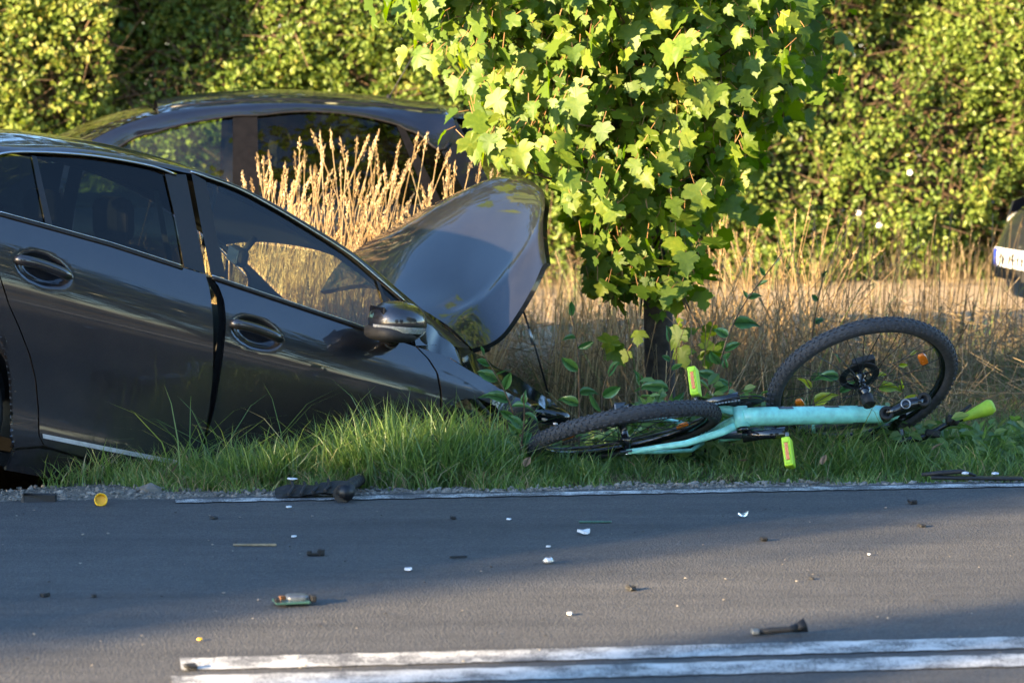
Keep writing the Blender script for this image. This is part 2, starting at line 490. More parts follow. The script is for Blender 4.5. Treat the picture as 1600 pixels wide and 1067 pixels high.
M['shoot_yellow'] = leafmat('yellowing_leaf', [(0, (.18, .26, .03)), (.5, (.34, .40, .035)), (1, (.62, .55, .04))], .45, .4, scale=6)
M['tree_leaf'] = leafmat('roadside_tree_leaf', [(0, (.030, .055, .014)), (.5, (.06, .10, .022)), (1, (.11, .14, .03))], .35, .4)
M['fallen'] = plain('fallen_leaf', (.22, .14, .085), .8, var=.3, scale=30)
M['flower'] = plain('white_petal', (.8, .78, .72), .7)
# ------------------------------------------------------------------ ground, road
PSI = R(7.7)
RA = np.array([math.cos(PSI), math.sin(PSI)])           # along the road
RN = np.array([-math.sin(PSI), math.cos(PSI)])          # across the road, away from the camera
Q0 = 11.37                                              # edge line

def Q(x, y): return np.asarray(x) * RN[0] + np.asarray(y) * RN[1] - Q0
def XY(a, q): return np.asarray(a) * RA[0] + (np.asarray(q) + Q0) * RN[0], np.asarray(a) * RA[1] + (np.asarray(q) + Q0) * RN[1]
def sstep(a, b, x):
    t = np.clip((np.asarray(x, float) - a) / (b - a), 0, 1)
    return t * t * (3 - 2 * t)

def ground_z(x, y):
    x = np.asarray(x, float); y = np.asarray(y, float)
    q = Q(x, y)
    base = np.interp(q, [-9, -6.6, -6.3, .02, .1, .3, .8, 1.5, 2.1, 3.2, 4.2, 80], [-.1, -.06, -.06, -.05, -.014, -.02, -.03, -.62, -.64, -.14, -.10, -.10])
    flat = np.interp(q, [-9, -6.6, -6.3, .02, .1, .5, 1.2, 80], [-.1, -.06, -.06, -.05, -.02, -.07, -.09, -.10])
    k = sstep(-2.4, -1.3, x) * (1 - .8 * sstep(.9, 1.9, x))
    z = base * k + flat * (1 - k)
    far = sstep(4, 9, q)
    return z + noise2(x * 2.2, y * 2.2, 3) * .018 * sstep(.3, 1, q) + noise2(x * .5, y * .5, 5) * .03 * far

xs = np.concatenate([np.linspace(-220, -8, 16), np.arange(-7.4, 8, .14), np.linspace(8.6, 220, 16)])
ys = np.concatenate([np.linspace(-220, 9, 22), np.arange(10.2, 17, .1), np.arange(17.3, 26, .5), np.linspace(28, 260, 14)])
gx, gy = np.meshgrid(xs, ys, indexing='ij')
gz = ground_z(gx, gy)
nx_, ny_ = gx.shape
idx = np.arange(nx_ * ny_).reshape(nx_, ny_)
quads = np.stack([idx[:-1, :-1].ravel(), idx[1:, :-1].ravel(), idx[1:, 1:].ravel(), idx[:-1, 1:].ravel()], 1)
tag(fast('ground', np.stack([gx.ravel(), gy.ravel(), gz.ravel()], 1), quads, M['soil'], smooth=True), kind='structure')

def strip(name, a, q0, q1, z0, z1, mat, nq=2):
    a = np.asarray(a); q0 = np.broadcast_to(q0, a.shape); q1 = np.broadcast_to(q1, a.shape)
    t = np.linspace(0, 1, nq)
    qq = q0[:, None] * (1 - t) + q1[:, None] * t
    x, y = XY(a[:, None], qq)
    z = np.broadcast_to(z0 * (1 - t) + z1 * t, qq.shape)
    i = np.arange(qq.size).reshape(qq.shape)
    F = np.stack([i[:-1, :-1].ravel(), i[1:, :-1].ravel(), i[1:, 1:].ravel(), i[:-1, 1:].ravel()], 1)
    return np.stack([x.ravel(), y.ravel(), z.ravel()], 1), F

aa = np.concatenate([np.linspace(-200, -6, 20), np.arange(-5.8, 6, .03), np.linspace(6.2, 200, 20)])
edge = .10 + noise1(aa * 6, 2) * .025 + noise1(aa * 21, 5) * .012 - .10 * sstep(-.9, -2.0, aa) * .6
V1, F1 = strip('r', aa, -6.05, edge, 0, 0, None, 3)
V2, F2 = strip('r', aa, edge, edge + .012, 0, -.06, None, 2)
tag(fast('road', np.vstack([V1, V2]), np.vstack([F1, F2 + len(V1)]), M['asphalt']), kind='structure')

def line(name, a0, a1, q, w, mat, par=None, seed=0, rag=.004):
    a = np.arange(a0, a1, .02)
    e0 = q - w / 2 + noise1(a * 25, seed) * rag; e1 = q + w / 2 + noise1(a * 23, seed + 4) * rag
    V, F = strip(name, a, e0, e1, .004, .004, None, 2)
    return tag(fast(name, V, F, mat), kind='structure')
aq = lambda px, py: (G(px, py)[:2] @ RA, Q(*G(px, py)[:2]))
c1, c2 = aq(900, 1023)[1], aq(900, 1051)[1]
line('road_marking', aq(281, 1032)[0], 14, c1, .16, M['line_paint'], seed=1, rag=.008)
line('road_marking', aq(268, 1063)[0], 14, c2, .16, M['line_paint'], seed=3, rag=.008)
line('road_edge_line', .33, 14, 0.0, .085, M['edge_paint'], seed=6, rag=.012)
# hairline cracks and a tar patch rim in the lane are left to the material

def gravel_w(a): return .27 + noise1(np.asarray(a) * 3, 3) * .09 + noise1(np.asarray(a) * 11, 7) * .03 + .50 * sstep(.75, -.2, a)
ga = np.arange(-8, 10, .05)
tq = np.linspace(0, 1, 12)
qq = .03 + (gravel_w(ga) - .03)[:, None] * tq
x, y = XY(ga[:, None], qq)
z = ground_z(x, y) + .008 - .03 * (tq == 0) 
i = np.arange(x.size).reshape(x.shape)
tag(fast('gravel_shoulder', np.stack([x.ravel(), y.ravel(), z.ravel()], 1), np.stack([i[:-1, :-1].ravel(), i[1:, :-1].ravel(), i[1:, 1:].ravel(), i[:-1, 1:].ravel()], 1), M['gravel'], smooth=True), kind='structure')

# loose stones of the shoulder: far too many to count
bm = bmesh.new(); bmesh.ops.create_icosphere(bm, subdivisions=1, radius=1.0)
IV = np.array([v.co[:] for v in bm.verts]); IF = np.array([[v.index for v in f.verts] for f in bm.faces]); bm.free()
def stones(n, smin, smax, alo=-1.6, ahi=5.2):
    a = rng.uniform(alo, ahi, n); t = rng.uniform(0, 1.05, n)
    q = .05 + (gravel_w(a) - .03) * t
    x, y = XY(a, q)
    s = smin + (smax - smin) * rng.random(n) ** 3
    J = IV[None] * rng.uniform(.55, 1.3, (n, len(IV), 1)) * (s[:, None] * rng.uniform(.7, 1.2, (n, 3)))[:, None, :]
    J[..., 2] *= .7
    c = np.stack([x, y, ground_z(x, y) + .008 + s * .3], 1)
    V = (J + c[:, None]).reshape(-1, 3)
    F = (IF[None] + (np.arange(n) * len(IV))[:, None, None]).reshape(-1, 3)
    return V, F
V, F = stones(6500, .0025, .013)
tag(fast('gravel_stones', V, F, M['stone']), 'loose grey gravel stones scattered along the road edge', 'gravel', kind='stuff')
for px, py, s in ((80, 756, .016), (104, 755, .018), (186, 778, .022), (205, 776, .020), (236, 776, .035), (138, 766, .014), (280, 772, .018), (262, 770, .013)):
    p = G(px, py, -.03)
    mb = MB(); mb.add(IV * rng.uniform(.75, 1.2, (len(IV), 1)) * np.array([s * 1.3, s, s * .75]), [tuple(f) for f in IF], False)
    o = mb.build('stone', M['stone']); o.location = (p[0], p[1], float(ground_z(p[0], p[1])) + s * .4); o.rotation_euler.z = rng.uniform(0, 6)
    where = {80: 'left of the two upright pebbles at the shadow under the car', 104: 'right of the two upright pebbles at the shadow under the car', 186: 'brown stone just right of the yellow cap', 205: 'pale stone beside the brown stone near the yellow cap', 236: 'largest flat bluish stone on the gravel right of the yellow cap', 138: 'small tan pebble above the yellow cap', 280: 'stone at the right end of the wide gravel patch', 262: 'small stone between the flat bluish stone and the grass'}[px]
    tag(o, where, 'stone', 'larger stones on the gravel')

# ------------------------------------------------------------------ leaves and trees
def unit(a): return a / np.maximum(np.linalg.norm(a, axis=-1, keepdims=True), 1e-9)

def leaf_mass(P, D, N, L, Wd, fold=.18):
    """six point leaves: base P, axis D, face normal N, length L, width Wd -> verts, quads"""
    n = len(P); D = unit(D); S = unit(np.cross(D, N)); N = unit(np.cross(S, D))
    L = np.broadcast_to(L, n)[:, None]; Wd = np.broadcast_to(Wd, n)[:, None]
    pts = [P, P + D * L * .3 - S * Wd * .45 + N * Wd * fold, P + D * L * .68 - S * Wd * .4 + N * Wd * fold * .7, P + D * L - N * L * .08,
           P + D * L * .68 + S * Wd * .4 + N * Wd * fold * .7, P + D * L * .3 + S * Wd * .45 + N * Wd * fold]
    V = np.stack(pts, 1).reshape(-1, 3)
    b = (np.arange(n) * 6)[:, None]
    F = np.vstack([b + np.array([[0, 1, 2, 3]]), b + np.array([[0, 3, 4, 5]])])
    return V, F

def rand_unit(n):
    return unit(rng.normal(size=(n, 3)))

def sticks(A, B, r0, r1, sides=3):
    """straight tapered twigs from A to B"""
    n = len(A); D = unit(B - A)
    a = np.where(np.abs(D[:, 2:3]) < .9, np.array([[0, 0, 1.]]), np.array([[1., 0, 0]]))
    X = unit(np.cross(D, a)); Y = np.cross(D, X)
    t = np.arange(sides) * 2 * math.pi / sides
    ring = lambda C, r: C[:, None] + (X[:, None] * np.cos(t)[None, :, None] + Y[:, None] * np.sin(t)[None, :, None]) * np.broadcast_to(r, n)[:, None, None]
    V = np.concatenate([ring(A, r0), ring(B, r1)], 1).reshape(-1, 3)
    F = []
    b = np.arange(n) * 2 * sides
    for k in range(sides):
        k2 = (k + 1) % sides
        F.append(np.stack([b + k, b + k2, b + sides + k2, b + sides + k], 1))
    return V, np.vstack(F)

def roadside_tree(base, h, crown_c, crown_r, nleaf, leaf, label, tr=.12, dens=.35, hole=None, mat='tree_leaf'):
    root = empty('roadside_tree', base)
    tag(root, label, 'tree', 'trees on the near side of the road')
    mb = MB()
    cz = crown_c - base[2]
    mb.tube([(0, 0, -.2), (.04, .02, cz * .4), (-.03, .05, cz * .8), (.02, 0, cz + crown_r[2] * .7)], [tr * 1.3, tr, tr * .75, tr * .2], 9)
    mb.build('trunk', M['bark'], root)
    k = 34
    d = rand_unit(k); d[:, 2] = np.abs(d[:, 2]) * .7 + .1
    A = np.stack([np.zeros(k), np.zeros(k), cz + rng.uniform(-.8, .5, k) * crown_r[2]], 1)
    B = np.array([0, 0, cz]) + unit(d * np.array([1, 1, .9])) * np.array(crown_r) * rng.uniform(.6, .95, (k, 1)); B[:, 2] += rng.uniform(-.5, .2, k) * crown_r[2]
    V, F = sticks(A, B, tr * .3, tr * .06, 5)
    fast('branches', V, F, M['bark'], root)
    nc = nleaf // 14
    C = rand_unit(nc) * (rng.random((nc, 1)) ** dens) * np.array(crown_r) * (1 + .16 * noise1(np.arange(nc), 2)[:, None]) + np.array([0, 0, cz])
    P = np.repeat(C, 14, 0) + rng.normal(size=(nc * 14, 3)) * leaf * 1.3
    if hole is not None:                                 # a gap in the crown that lets a shaft of sun through
        rel = P + np.array(base) - np.array(hole[0]); dv = np.array(dirv)
        off = rel - np.outer(rel @ dv, dv)
        P = P[np.linalg.norm(off, axis=1) > hole[1]]
    D = rand_unit(len(P)); D[:, 2] -= .4
    V, F = leaf_mass(P, D, rand_unit(len(P)) + np.array([0, 0, .8]), leaf * rng.uniform(.7, 1.2, len(P)), leaf * .75)
    o = fast('crown', V, F, M[mat], root, tint=np.repeat(rng.random(len(P)), 6)); o['kind'] = 'stuff'
    return root

UDIR = np.array([-SUN_H[1], SUN_H[0]]); UDIR = UDIR / np.linalg.norm(UDIR); SDIR = np.array(SUN_H) / np.linalg.norm(SUN_H)
def at_us(u, s):
    p = UDIR * u + SDIR * s
    return (float(p[0]), float(p[1]), -.06)
# trees on the near side of the road, left of the camera: the shade over car, bicycle and lane is theirs
roadside_tree(at_us(9.50, -17), 8, 4.5, (1.38, 1.38, 3.05), 15000, .20, 'bushy roadside tree on the near verge, whose shade lies over the car and bicycle', dens=.5, hole=((-.42, 12.0, .16), .21))
roadside_tree(at_us(6.45, -14), 6, 3.3, (.36, .36, 2.9), 3400, .13, 'slim columnar roadside tree on the near verge', dens=.5, tr=.08)
# trees behind the camera and down the road, mirrored in doors and glass
for bx_, by_, hh, rr, lb in ((-1.2, -9.5, 6.2, 3.3, 'spreading tree behind the photographer'), (6.2, -7.0, 6.2, 2.9, 'round-crowned tree behind the photographer on the right'), (13.5, 2.6, 8.6, 3.4, 'first tall roadside tree down the road to the right'), (21.5, 3.2, 9.0, 3.6, 'second tall roadside tree down the road to the right'), (30.0, 4.0, 9.0, 3.6, 'third tall roadside tree down the road to the right')):
    roadside_tree((bx_, by_, -.08), hh, hh * .72, (rr, rr, hh * .62), 5600, .34, lb, tr=.2, dens=.4)
# trees beyond the hedge, above the frame, mirrored in the bonnet
for bx_, by_, hh, rr, lb in ((-6.5, 26.5, 9.0, 2.8, 'tree rising beyond the hedge at far left'), (-1.2, 27.5, 10.5, 2.3, 'tallest tree rising beyond the hedge'), (4.8, 27.0, 9.0, 2.8, 'tree rising beyond the hedge at right')):
    roadside_tree((bx_, by_, -.1), hh, hh * .72, (rr, rr, hh * .5), 5600, .34, lb, tr=.2, dens=.4)

# ------------------------------------------------------------------ hedge
def hedge_piece(label, x0, x1, ysurf, ztop, ncl, L, tintr, ntw):
    root = empty('hedge', ((x0 + x1) / 2, ysurf((x0 + x1) / 2, 1.0) + .4, -.1))
    tag(root, label, 'hedge', 'hedges at the back')
    o = np.array(root.location)
    X = rng.uniform(x0, x1, ncl); Z = rng.uniform(-.05, ztop, ncl)
    keep = rng.random(ncl) < np.clip(.70 + .70 * noise2(X * 2.1, Z * 2.6, 9) + .25 * noise2(X * 6, Z * 6, 4), .22, 1)
    X, Z = X[keep], Z[keep]; n = len(X)
    Y = ysurf(X, Z) + rng.exponential(.11, n)
    top = ztop - .15 + .2 * noise1(X * 2, 4)
    Z = np.minimum(Z, top)
    k = 6
    C = np.repeat(np.stack([X, Y, Z], 1), k, 0)
    P = C + rng.normal(size=C.shape) * L * .55
    D = rand_unit(len(P)) + np.array([0, -.35, .1])
    N = rand_unit(len(P)) + np.array([0, -.9, .5])
    V, F = leaf_mass(P, D, N, L * rng.uniform(.7, 1.2, len(P)), L * .68)
    t = np.clip(np.repeat(rng.uniform(*tintr, n), k) + rng.normal(0, .12, len(P)), 0, 1)
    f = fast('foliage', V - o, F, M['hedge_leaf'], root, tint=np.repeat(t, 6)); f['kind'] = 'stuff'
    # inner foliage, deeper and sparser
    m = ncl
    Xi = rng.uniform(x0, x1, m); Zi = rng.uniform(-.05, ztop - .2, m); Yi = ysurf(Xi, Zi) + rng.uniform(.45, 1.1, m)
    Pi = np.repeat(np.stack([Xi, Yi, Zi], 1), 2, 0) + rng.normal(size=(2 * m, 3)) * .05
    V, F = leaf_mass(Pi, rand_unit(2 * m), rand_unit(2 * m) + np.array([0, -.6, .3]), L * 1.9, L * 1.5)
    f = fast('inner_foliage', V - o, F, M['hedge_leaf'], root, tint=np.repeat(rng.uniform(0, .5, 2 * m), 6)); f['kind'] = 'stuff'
    A = np.stack([rng.uniform(x0, x1, ntw), np.zeros(ntw), rng.uniform(0, ztop - .2, ntw)], 1)
    A[:, 1] = ysurf(A[:, 0], A[:, 2]) + rng.uniform(.06, .55, ntw)
    d = rand_unit(ntw) * np.array([1, .35, .8]); d[:, 2] += .35
    B = A + unit(d) * rng.uniform(.15, .5, (ntw, 1))
    V, F = sticks(A, B, .006, .0025, 3)
    f = fast('twigs', V - o, F, M['twig'], root); f['kind'] = 'stuff'
    ns = int((x1 - x0) / .35)
    for s in range(ns):                                  # main stems
        xx = x0 + (s + .5 + rng.uniform(-.3, .3)) * .35
        yb = float(ysurf(np.array(xx), np.array(.5))) + rng.uniform(.6, .9)
        mb = MB(); mb.tube([(xx, yb, -.15), (xx + rng.uniform(-.1, .1), yb, ztop * .35), (xx + rng.uniform(-.2, .2), yb - .1, ztop * .7), (xx + rng.uniform(-.3, .3), yb, ztop - .25)], [.02, .017, .012, .005], 5)
        mb.build('stem', M['twig'], root, Matrix.Translation(-Vector(o)))
    return root
surf_main = lambda x, z: 22.7 + .06 * x + .30 * noise2(x * 1.1, z * 1.4, 2) + .14 * noise2(x * 3.5, z * 3.8, 6) + .25 * sstep(1.2, 0, z) * 0
hedge_piece('long clipped hedge with brown twigs showing behind the maple and the dark hatchback', -3.8, 7.5, surf_main, 3.3, 42000, .046, (.2, .8), 15000)
surf_left = lambda x, z: 22.15 + .10 * (x + 4.6) ** 2 * .25 + .25 * noise2(x * 1.6, z * 1.6, 12) + .10 * noise2(x * 4.5, z * 4.1, 3)
hedge_piece('dense yellow-green bush at the left end of the hedge', -6.6, -2.75, surf_left, 3.2, 22000, .048, (.45, .95), 3500)

# ------------------------------------------------------------------ maple
HALF = [(0, 0), (.10, -.05), (.22, -.09), (.33, -.08), (.40, -.01), (.36, .06), (.46, .10), (.53, .19), (.61, .30), (.50, .32), (.48, .39), (.37, .40), (.28, .43), (.30, .53), (.35, .65), (.25, .68), (.20, .77), (.09, .83), (0, 1.0)]
def maple_template(fold, droop, jit=0):
    r = random.Random(jit)
    pts = [(x * (1 + r.uniform(-.06, .06)), y) for x, y in HALF]
    V = []
    def put(x, y): V.append((x, y, abs(x) * fold - droop * (y * y * .55 + x * x * .8)))
    n = len(pts)
    for x, y in pts: put(x, y)
    for x, y in pts[1:-1]: put(-x * (1 + r.uniform(-.08, .08)), y)
    right = list(range(n)); left = [0] + [n + i for i in range(n - 2)] + [n - 1]
    mid = len(V); put(0, .36)                            # midrib point, faces fan from it
    F = []
    for s in (right, left[::-1]):
        for a, b in zip(s[:-1], s[1:]): F.append((mid, a, b))
    return np.array(V), np.array(F)
TEMPL = [maple_template(f, d, j) for f, d, j in ((.22, .35, 1), (-.10, .75, 2), (.55, .25, 3), (.15, .10, 4), (.35, .9, 5), (-.2, -.3, 6))]
def in_poly(px, py, poly):
    poly = np.array(poly, float); c = np.zeros(len(px), bool); j = len(poly) - 1
    for i in range(len(poly)):
        xi, yi = poly[i]; xj, yj = poly[j]
        c ^= ((yi > py) != (yj > py)) & (px < (xj - xi) * (py - yi) / (yj - yi + 1e-9) + xi)
        j = i
    return c
mb0 = AT(1030, 470, 13.95)
tree = empty('maple_tree', (mb0[0], mb0[1], float(ground_z(mb0[0], mb0[1]))))
tag(tree, 'young maple with large lobed leaves standing behind the bicycle', 'tree')
to = np.array(tree.location)
tx, ty = mb0[0], mb0[1]
mb = MB(); mb.tube([(tx, ty, to[2] - .1), (tx + .005, ty, .15), (tx - .015, ty, .75), (tx - .06, ty + .02, 1.6), (tx - .1, ty, 3.0)], [.085, .066, .060, .05, .02], 12)
mb.build('trunk', M['bark'], tree, Matrix.Translation(-tree.location))
OUTL = [(590, -80), (655, 30), (690, 75), (738, 112), (745, 165), (728, 215), (742, 250), (800, 262), (868, 285), (890, 345), (915, 400), (930, 455), (965, 470), (990, 430), (1015, 495), (1060, 480), (1075, 430), (1100, 450), (1105, 350), (1150, 300), (1195, 250), (1215, 195), (1255, 160), (1265, 90), (1250, 20), (1330, -80)]
ncand = 30000
C = rand_unit(ncand) * (rng.random((ncand, 1)) ** .42) * np.array([1.45, .95, 2.2]) + np.array([.42, 13.95, 2.45])
C = C[(C[:, 2] > .35)]
pxs, pys = proj(C)
vis_ = in_poly(pxs, pys, OUTL) & (pys > -60)
lowc = np.stack([rng.uniform(.35, .85, 26), rng.uniform(13.45, 13.85, 26), rng.uniform(.30, .75, 26)], 1)
C = np.vstack([lowc, C[vis_][:640], C[(pys < -50) & (C[:, 2] > 1.9)][:340]])
cen = np.array([.45, 14.0, 1.9])
bA, bB = [], []
for c in C[::4]:
    zt = np.clip(c[2] - rng.uniform(.0, .5), .7, 2.9)
    bA.append((tx - .05, ty, zt)); bB.append(c)
bA, bB = np.array(bA), np.array(bB)
mid_ = (bA + bB) / 2 + np.array([0, 0, .08])
V1, F1 = sticks(bA, mid_, .012, .007, 5); V2, F2 = sticks(mid_, bB, .007, .003, 5)
fast('branches', np.vstack([V1, V2]) - to, np.vstack([F1, F2 + len(V1)]), M['twig'], tree)
k = 8
P = np.repeat(C, k, 0) + rng.normal(size=(len(C) * k, 3)) * np.array([.085, .09, .085])
out = unit(P - cen)
nrm = unit(out * .45 + np.array([-.62, -.50, .36]) + rng.normal(size=P.shape) * .5)
dwn = np.array([0, 0, -1.0]) + out * .35 + rng.normal(size=P.shape) * .4
dax = unit(dwn - nrm * np.sum(dwn * nrm, 1, keepdims=True))
sz = .04 + .085 * rng.random(len(P)) ** 1.2
pxs, pys = proj(P + dax * sz[:, None] * .5)
good = (P[:, 2] > .28) & (in_poly(pxs, pys, OUTL) | (pys < -60) | ((rng.random(len(P)) < .22) & (pxs > 890)) | ((rng.random(len(P)) < .3) & (pys < 230)))
P, nrm, dax, sz, pxs, pys = P[good], nrm[good], dax[good], sz[good], pxs[good], pys[good]
inview = (pxs > 0) & (pxs < 1600) & (pys > 5)
score = np.where(inview, sz * np.abs(np.sum(nrm * np.array([0, -1, 0]), 1)) / (P[:, 1] - 12.4), -1)
big = np.argsort(-score)[:290]
sdx = unit(np.cross(dax, nrm)); nrm = np.cross(sdx, dax)
meshes = []
for V, F in TEMPL:
    me = bpy.data.meshes.new('leaf'); me.from_pydata([tuple(v) for v in V], [], [tuple(f) for f in F]); me.polygons.foreach_set('use_smooth', [True] * len(F)); me.materials.append(M['maple']); meshes.append(me)
isbig = np.zeros(len(P), bool); isbig[big] = True
VV, FF, TT, nb = [], [], [], 0
for i in range(len(P)):
    if isbig[i]:
        o = link('leaf', meshes[i % 6], tree)
        Mx = Matrix(np.column_stack([np.vstack([sdx[i] * sz[i], dax[i] * sz[i], nrm[i] * sz[i]]).T, P[i] - to]).tolist() + [[0, 0, 0, 1]])
        o.matrix_local = Mx
    else:
        V, F = TEMPL[i % 6]
        VV.append(P[i] - to + (V[:, :1] * sdx[i] + V[:, 1:2] * dax[i] + V[:, 2:] * nrm[i]) * sz[i]); FF.append(F + nb); TT.append(np.full(len(V), rng.beta(2.2, 2.8))); nb += len(V)
o = fast('crown', np.vstack(VV), np.vstack(FF), M['maple_mass'], tree, smooth=True, tint=np.concatenate(TT)); o['kind'] = 'stuff'
V, F = sticks(P - dax * sz[:, None] * .02, P - dax * sz[:, None] * .55 - nrm * sz[:, None] * .25, .0016, .0016, 3)
o = fast('leaf_stalks', V - to, F, M['petiole'], tree); o['kind'] = 'stuff'
# ------------------------------------------------------------------ grey saloon, nose down in the ditch
TH, PT = R(30.0), R(13.5)
SF = np.array([math.cos(PT) * math.cos(TH), math.cos(PT) * math.sin(TH), -math.sin(PT)])
SL = np.array([-math.sin(TH), math.cos(TH), 0.0])
SU = np.cross(SF, SL)
SO = G(-115, 752) + SL * .8 - SF * .08 - SU * .07
sedan = empty('saloon_car', mat=Matrix(np.column_stack([np.vstack([SF, SL, SU]).T, SO]).tolist() + [[0, 0, 0, 1]]))
tag(sedan, 'dark grey crashed saloon nose-down in the ditch with its bonnet sprung open', 'car')

def px2loc(px, py, yl):
    d = ray(px, py)
    t = ((SO + SL * yl - CC) @ SL) / (d @ SL)
    p = CC + d * t - SO
    return np.array([p @ SF, p @ SL, p @ SU])

def hermite(xk, yk):
    xk = np.array(xk); yk = np.array(yk)
    m = np.gradient(yk, xk)
    def f(x):
        x = np.clip(x, xk[0], xk[-1])
        i = np.clip(np.searchsorted(xk, x) - 1, 0, len(xk) - 2)
        h = xk[i + 1] - xk[i]; t = (x - xk[i]) / h
        return (2 * t ** 3 - 3 * t ** 2 + 1) * yk[i] + (t ** 3 - 2 * t ** 2 + t) * h * m[i] + (-2 * t ** 3 + 3 * t ** 2) * yk[i + 1] + (t ** 3 - t ** 2) * h * m[i + 1]
    return f

class Body:
    def __init__(s, zb, prof, plan, zs=.2, tumble=(.46, .12), dents=()):
        s.zb = zb; s.prof = hermite(*zip(*prof)); s.plan = plan; s.zs = zs; s.tu = tumble; s.dents = dents
    def W(s, x, z):
        x = np.asarray(x, float); z = np.asarray(z, float)
        zb = s.zb(x); t = (z - s.zs) / (zb - s.zs)
        low = s.prof(t)
        dz = np.maximum(z - zb, 0)
        w = np.where(t > 1, s.prof(np.ones_like(t)) - s.tu[0] * dz - s.tu[1] * dz ** 2, low) * s.plan(x)
        for (cx, cz, rx, rz, sl, dep) in s.dents:
            u = x - cx; v = (z - cz) - sl * u
            rr = np.sqrt((u / rx) ** 2 + (v / rz) ** 2)
            w = w - dep * (1 - sstep(.62, 1.0, rr)) 
        return w

def car_surf(body, xz, side, off=0.0):
    x, z = xz[..., 0], xz[..., 1]
    return np.stack([x, side * (body.W(x, z) + off), z], -1)

def car_panel(name, body, parent, mat, bottom, top, left, right, nu=40, nv=24, side=-1, off=0.0, flange=.022, warp=None):
    S = coons(bottom, top, left, right, nu, nv)
    P = car_surf(body, S, side, off)
    if warp is not None: P = warp(P)
    mb = MB(); mb.grid(P)
    if flange:
        for e in (P[:, 0], P[:, -1], P[0], P[-1]):
            r2 = e.copy(); r2[:, 1] -= side * .004
            r3 = e.copy(); r3[:, 1] -= side * flange
            mb.grid(np.stack([e, r2, r3], 1))
    return mb.build(name, mat, parent)

def car_ribbon(name, body, parent, mat, a, b, n=24, m=4, side=-1, off=0.0):
    """strip between two curves in (x,z)"""
    a, b = resample(a, n), resample(b, n)
    t = np.linspace(0, 1, m)[None, :, None]
    S = a[:, None] * (1 - t) + b[:, None] * t
    mb = MB(); mb.grid(car_surf(body, S, side, off))
    return mb.build(name, mat, parent)

def car_tube(name, body, parent, mat, c, r, n=40, side=-1, off=.003, sides=6):
    c = resample(c, n)
    P = car_surf(body, c, side, off)
    mb = MB(); mb.tube([tuple(p) for p in P], r, sides)
    return mb.build(name, mat, parent)

sb = Body(lambda x: 1.117 - .0775 * np.asarray(x, float),
          [(-.12, .79), (0, .842), (.08, .866), (.13, .869), (.19, .866), (.35, .867), (.55, .880), (.68, .888), (.78, .882), (.88, .859), (.95, .834), (1.0, .813)],
          lambda x: 1 - .03 * (np.maximum(.3 - x, 0) / 1.2) ** 2 - .07 * (np.maximum(x - 1.9, 0) / 1.4) ** 2)
def L2(*pts):
    """photo pixels -> (x,z) on the near body side"""
    out = []
    for px, py in pts:
        y = -.85
        for _ in range(6):
            p = px2loc(px, py, y); y = -float(sb.W(p[0], p[2]))
        out.append((p[0], p[2]))
    return np.array(out)
hR, hF = L2((68, 422))[0], L2((402, 521))[0]
sb.dents = ((hR[0], hR[1], .120, .058, -.10, .034), (hF[0], hF[1], .115, .058, -.10, .034))
P1, GR = M['paint_grey'], M['gloss_black']

rd_rear = L2((70, 696), (62, 680), (61, 638), (57, 594), (48, 556), (32, 514), (15, 476), (0, 430), (-12, 380), (-22, 328))
rd_front = L2((309, 757), (318, 690), (327, 640), (332, 590), (333, 530), (331, 480), (327, 450), (321, 429))
rd_bot = np.vstack([rd_rear[:1], L2((127, 713), (191, 726), (255, 741)), rd_front[:1]])
rd_top = np.vstack([rd_rear[-1:], L2((0, 334), (73, 354), (174, 382), (285, 418)), rd_front[-1:]])
fd_rear = L2((317, 757), (322, 690), (336, 640), (344, 594), (351, 540), (354, 500), (351, 470), (343, 448), (331, 433))
fd_front = L2((682, 712), (687, 660), (688, 615), (682, 582), (668, 560), (650, 542))
fd_bot = np.vstack([fd_rear[:1], fd_rear[0] + (fd_front[0] - fd_rear[0]) * np.array([[.5, .5]]), fd_front[:1]])
fd_top = np.vstack([fd_rear[-1:], L2((432, 467), (545, 505), (600, 525)), fd_front[-1:]])
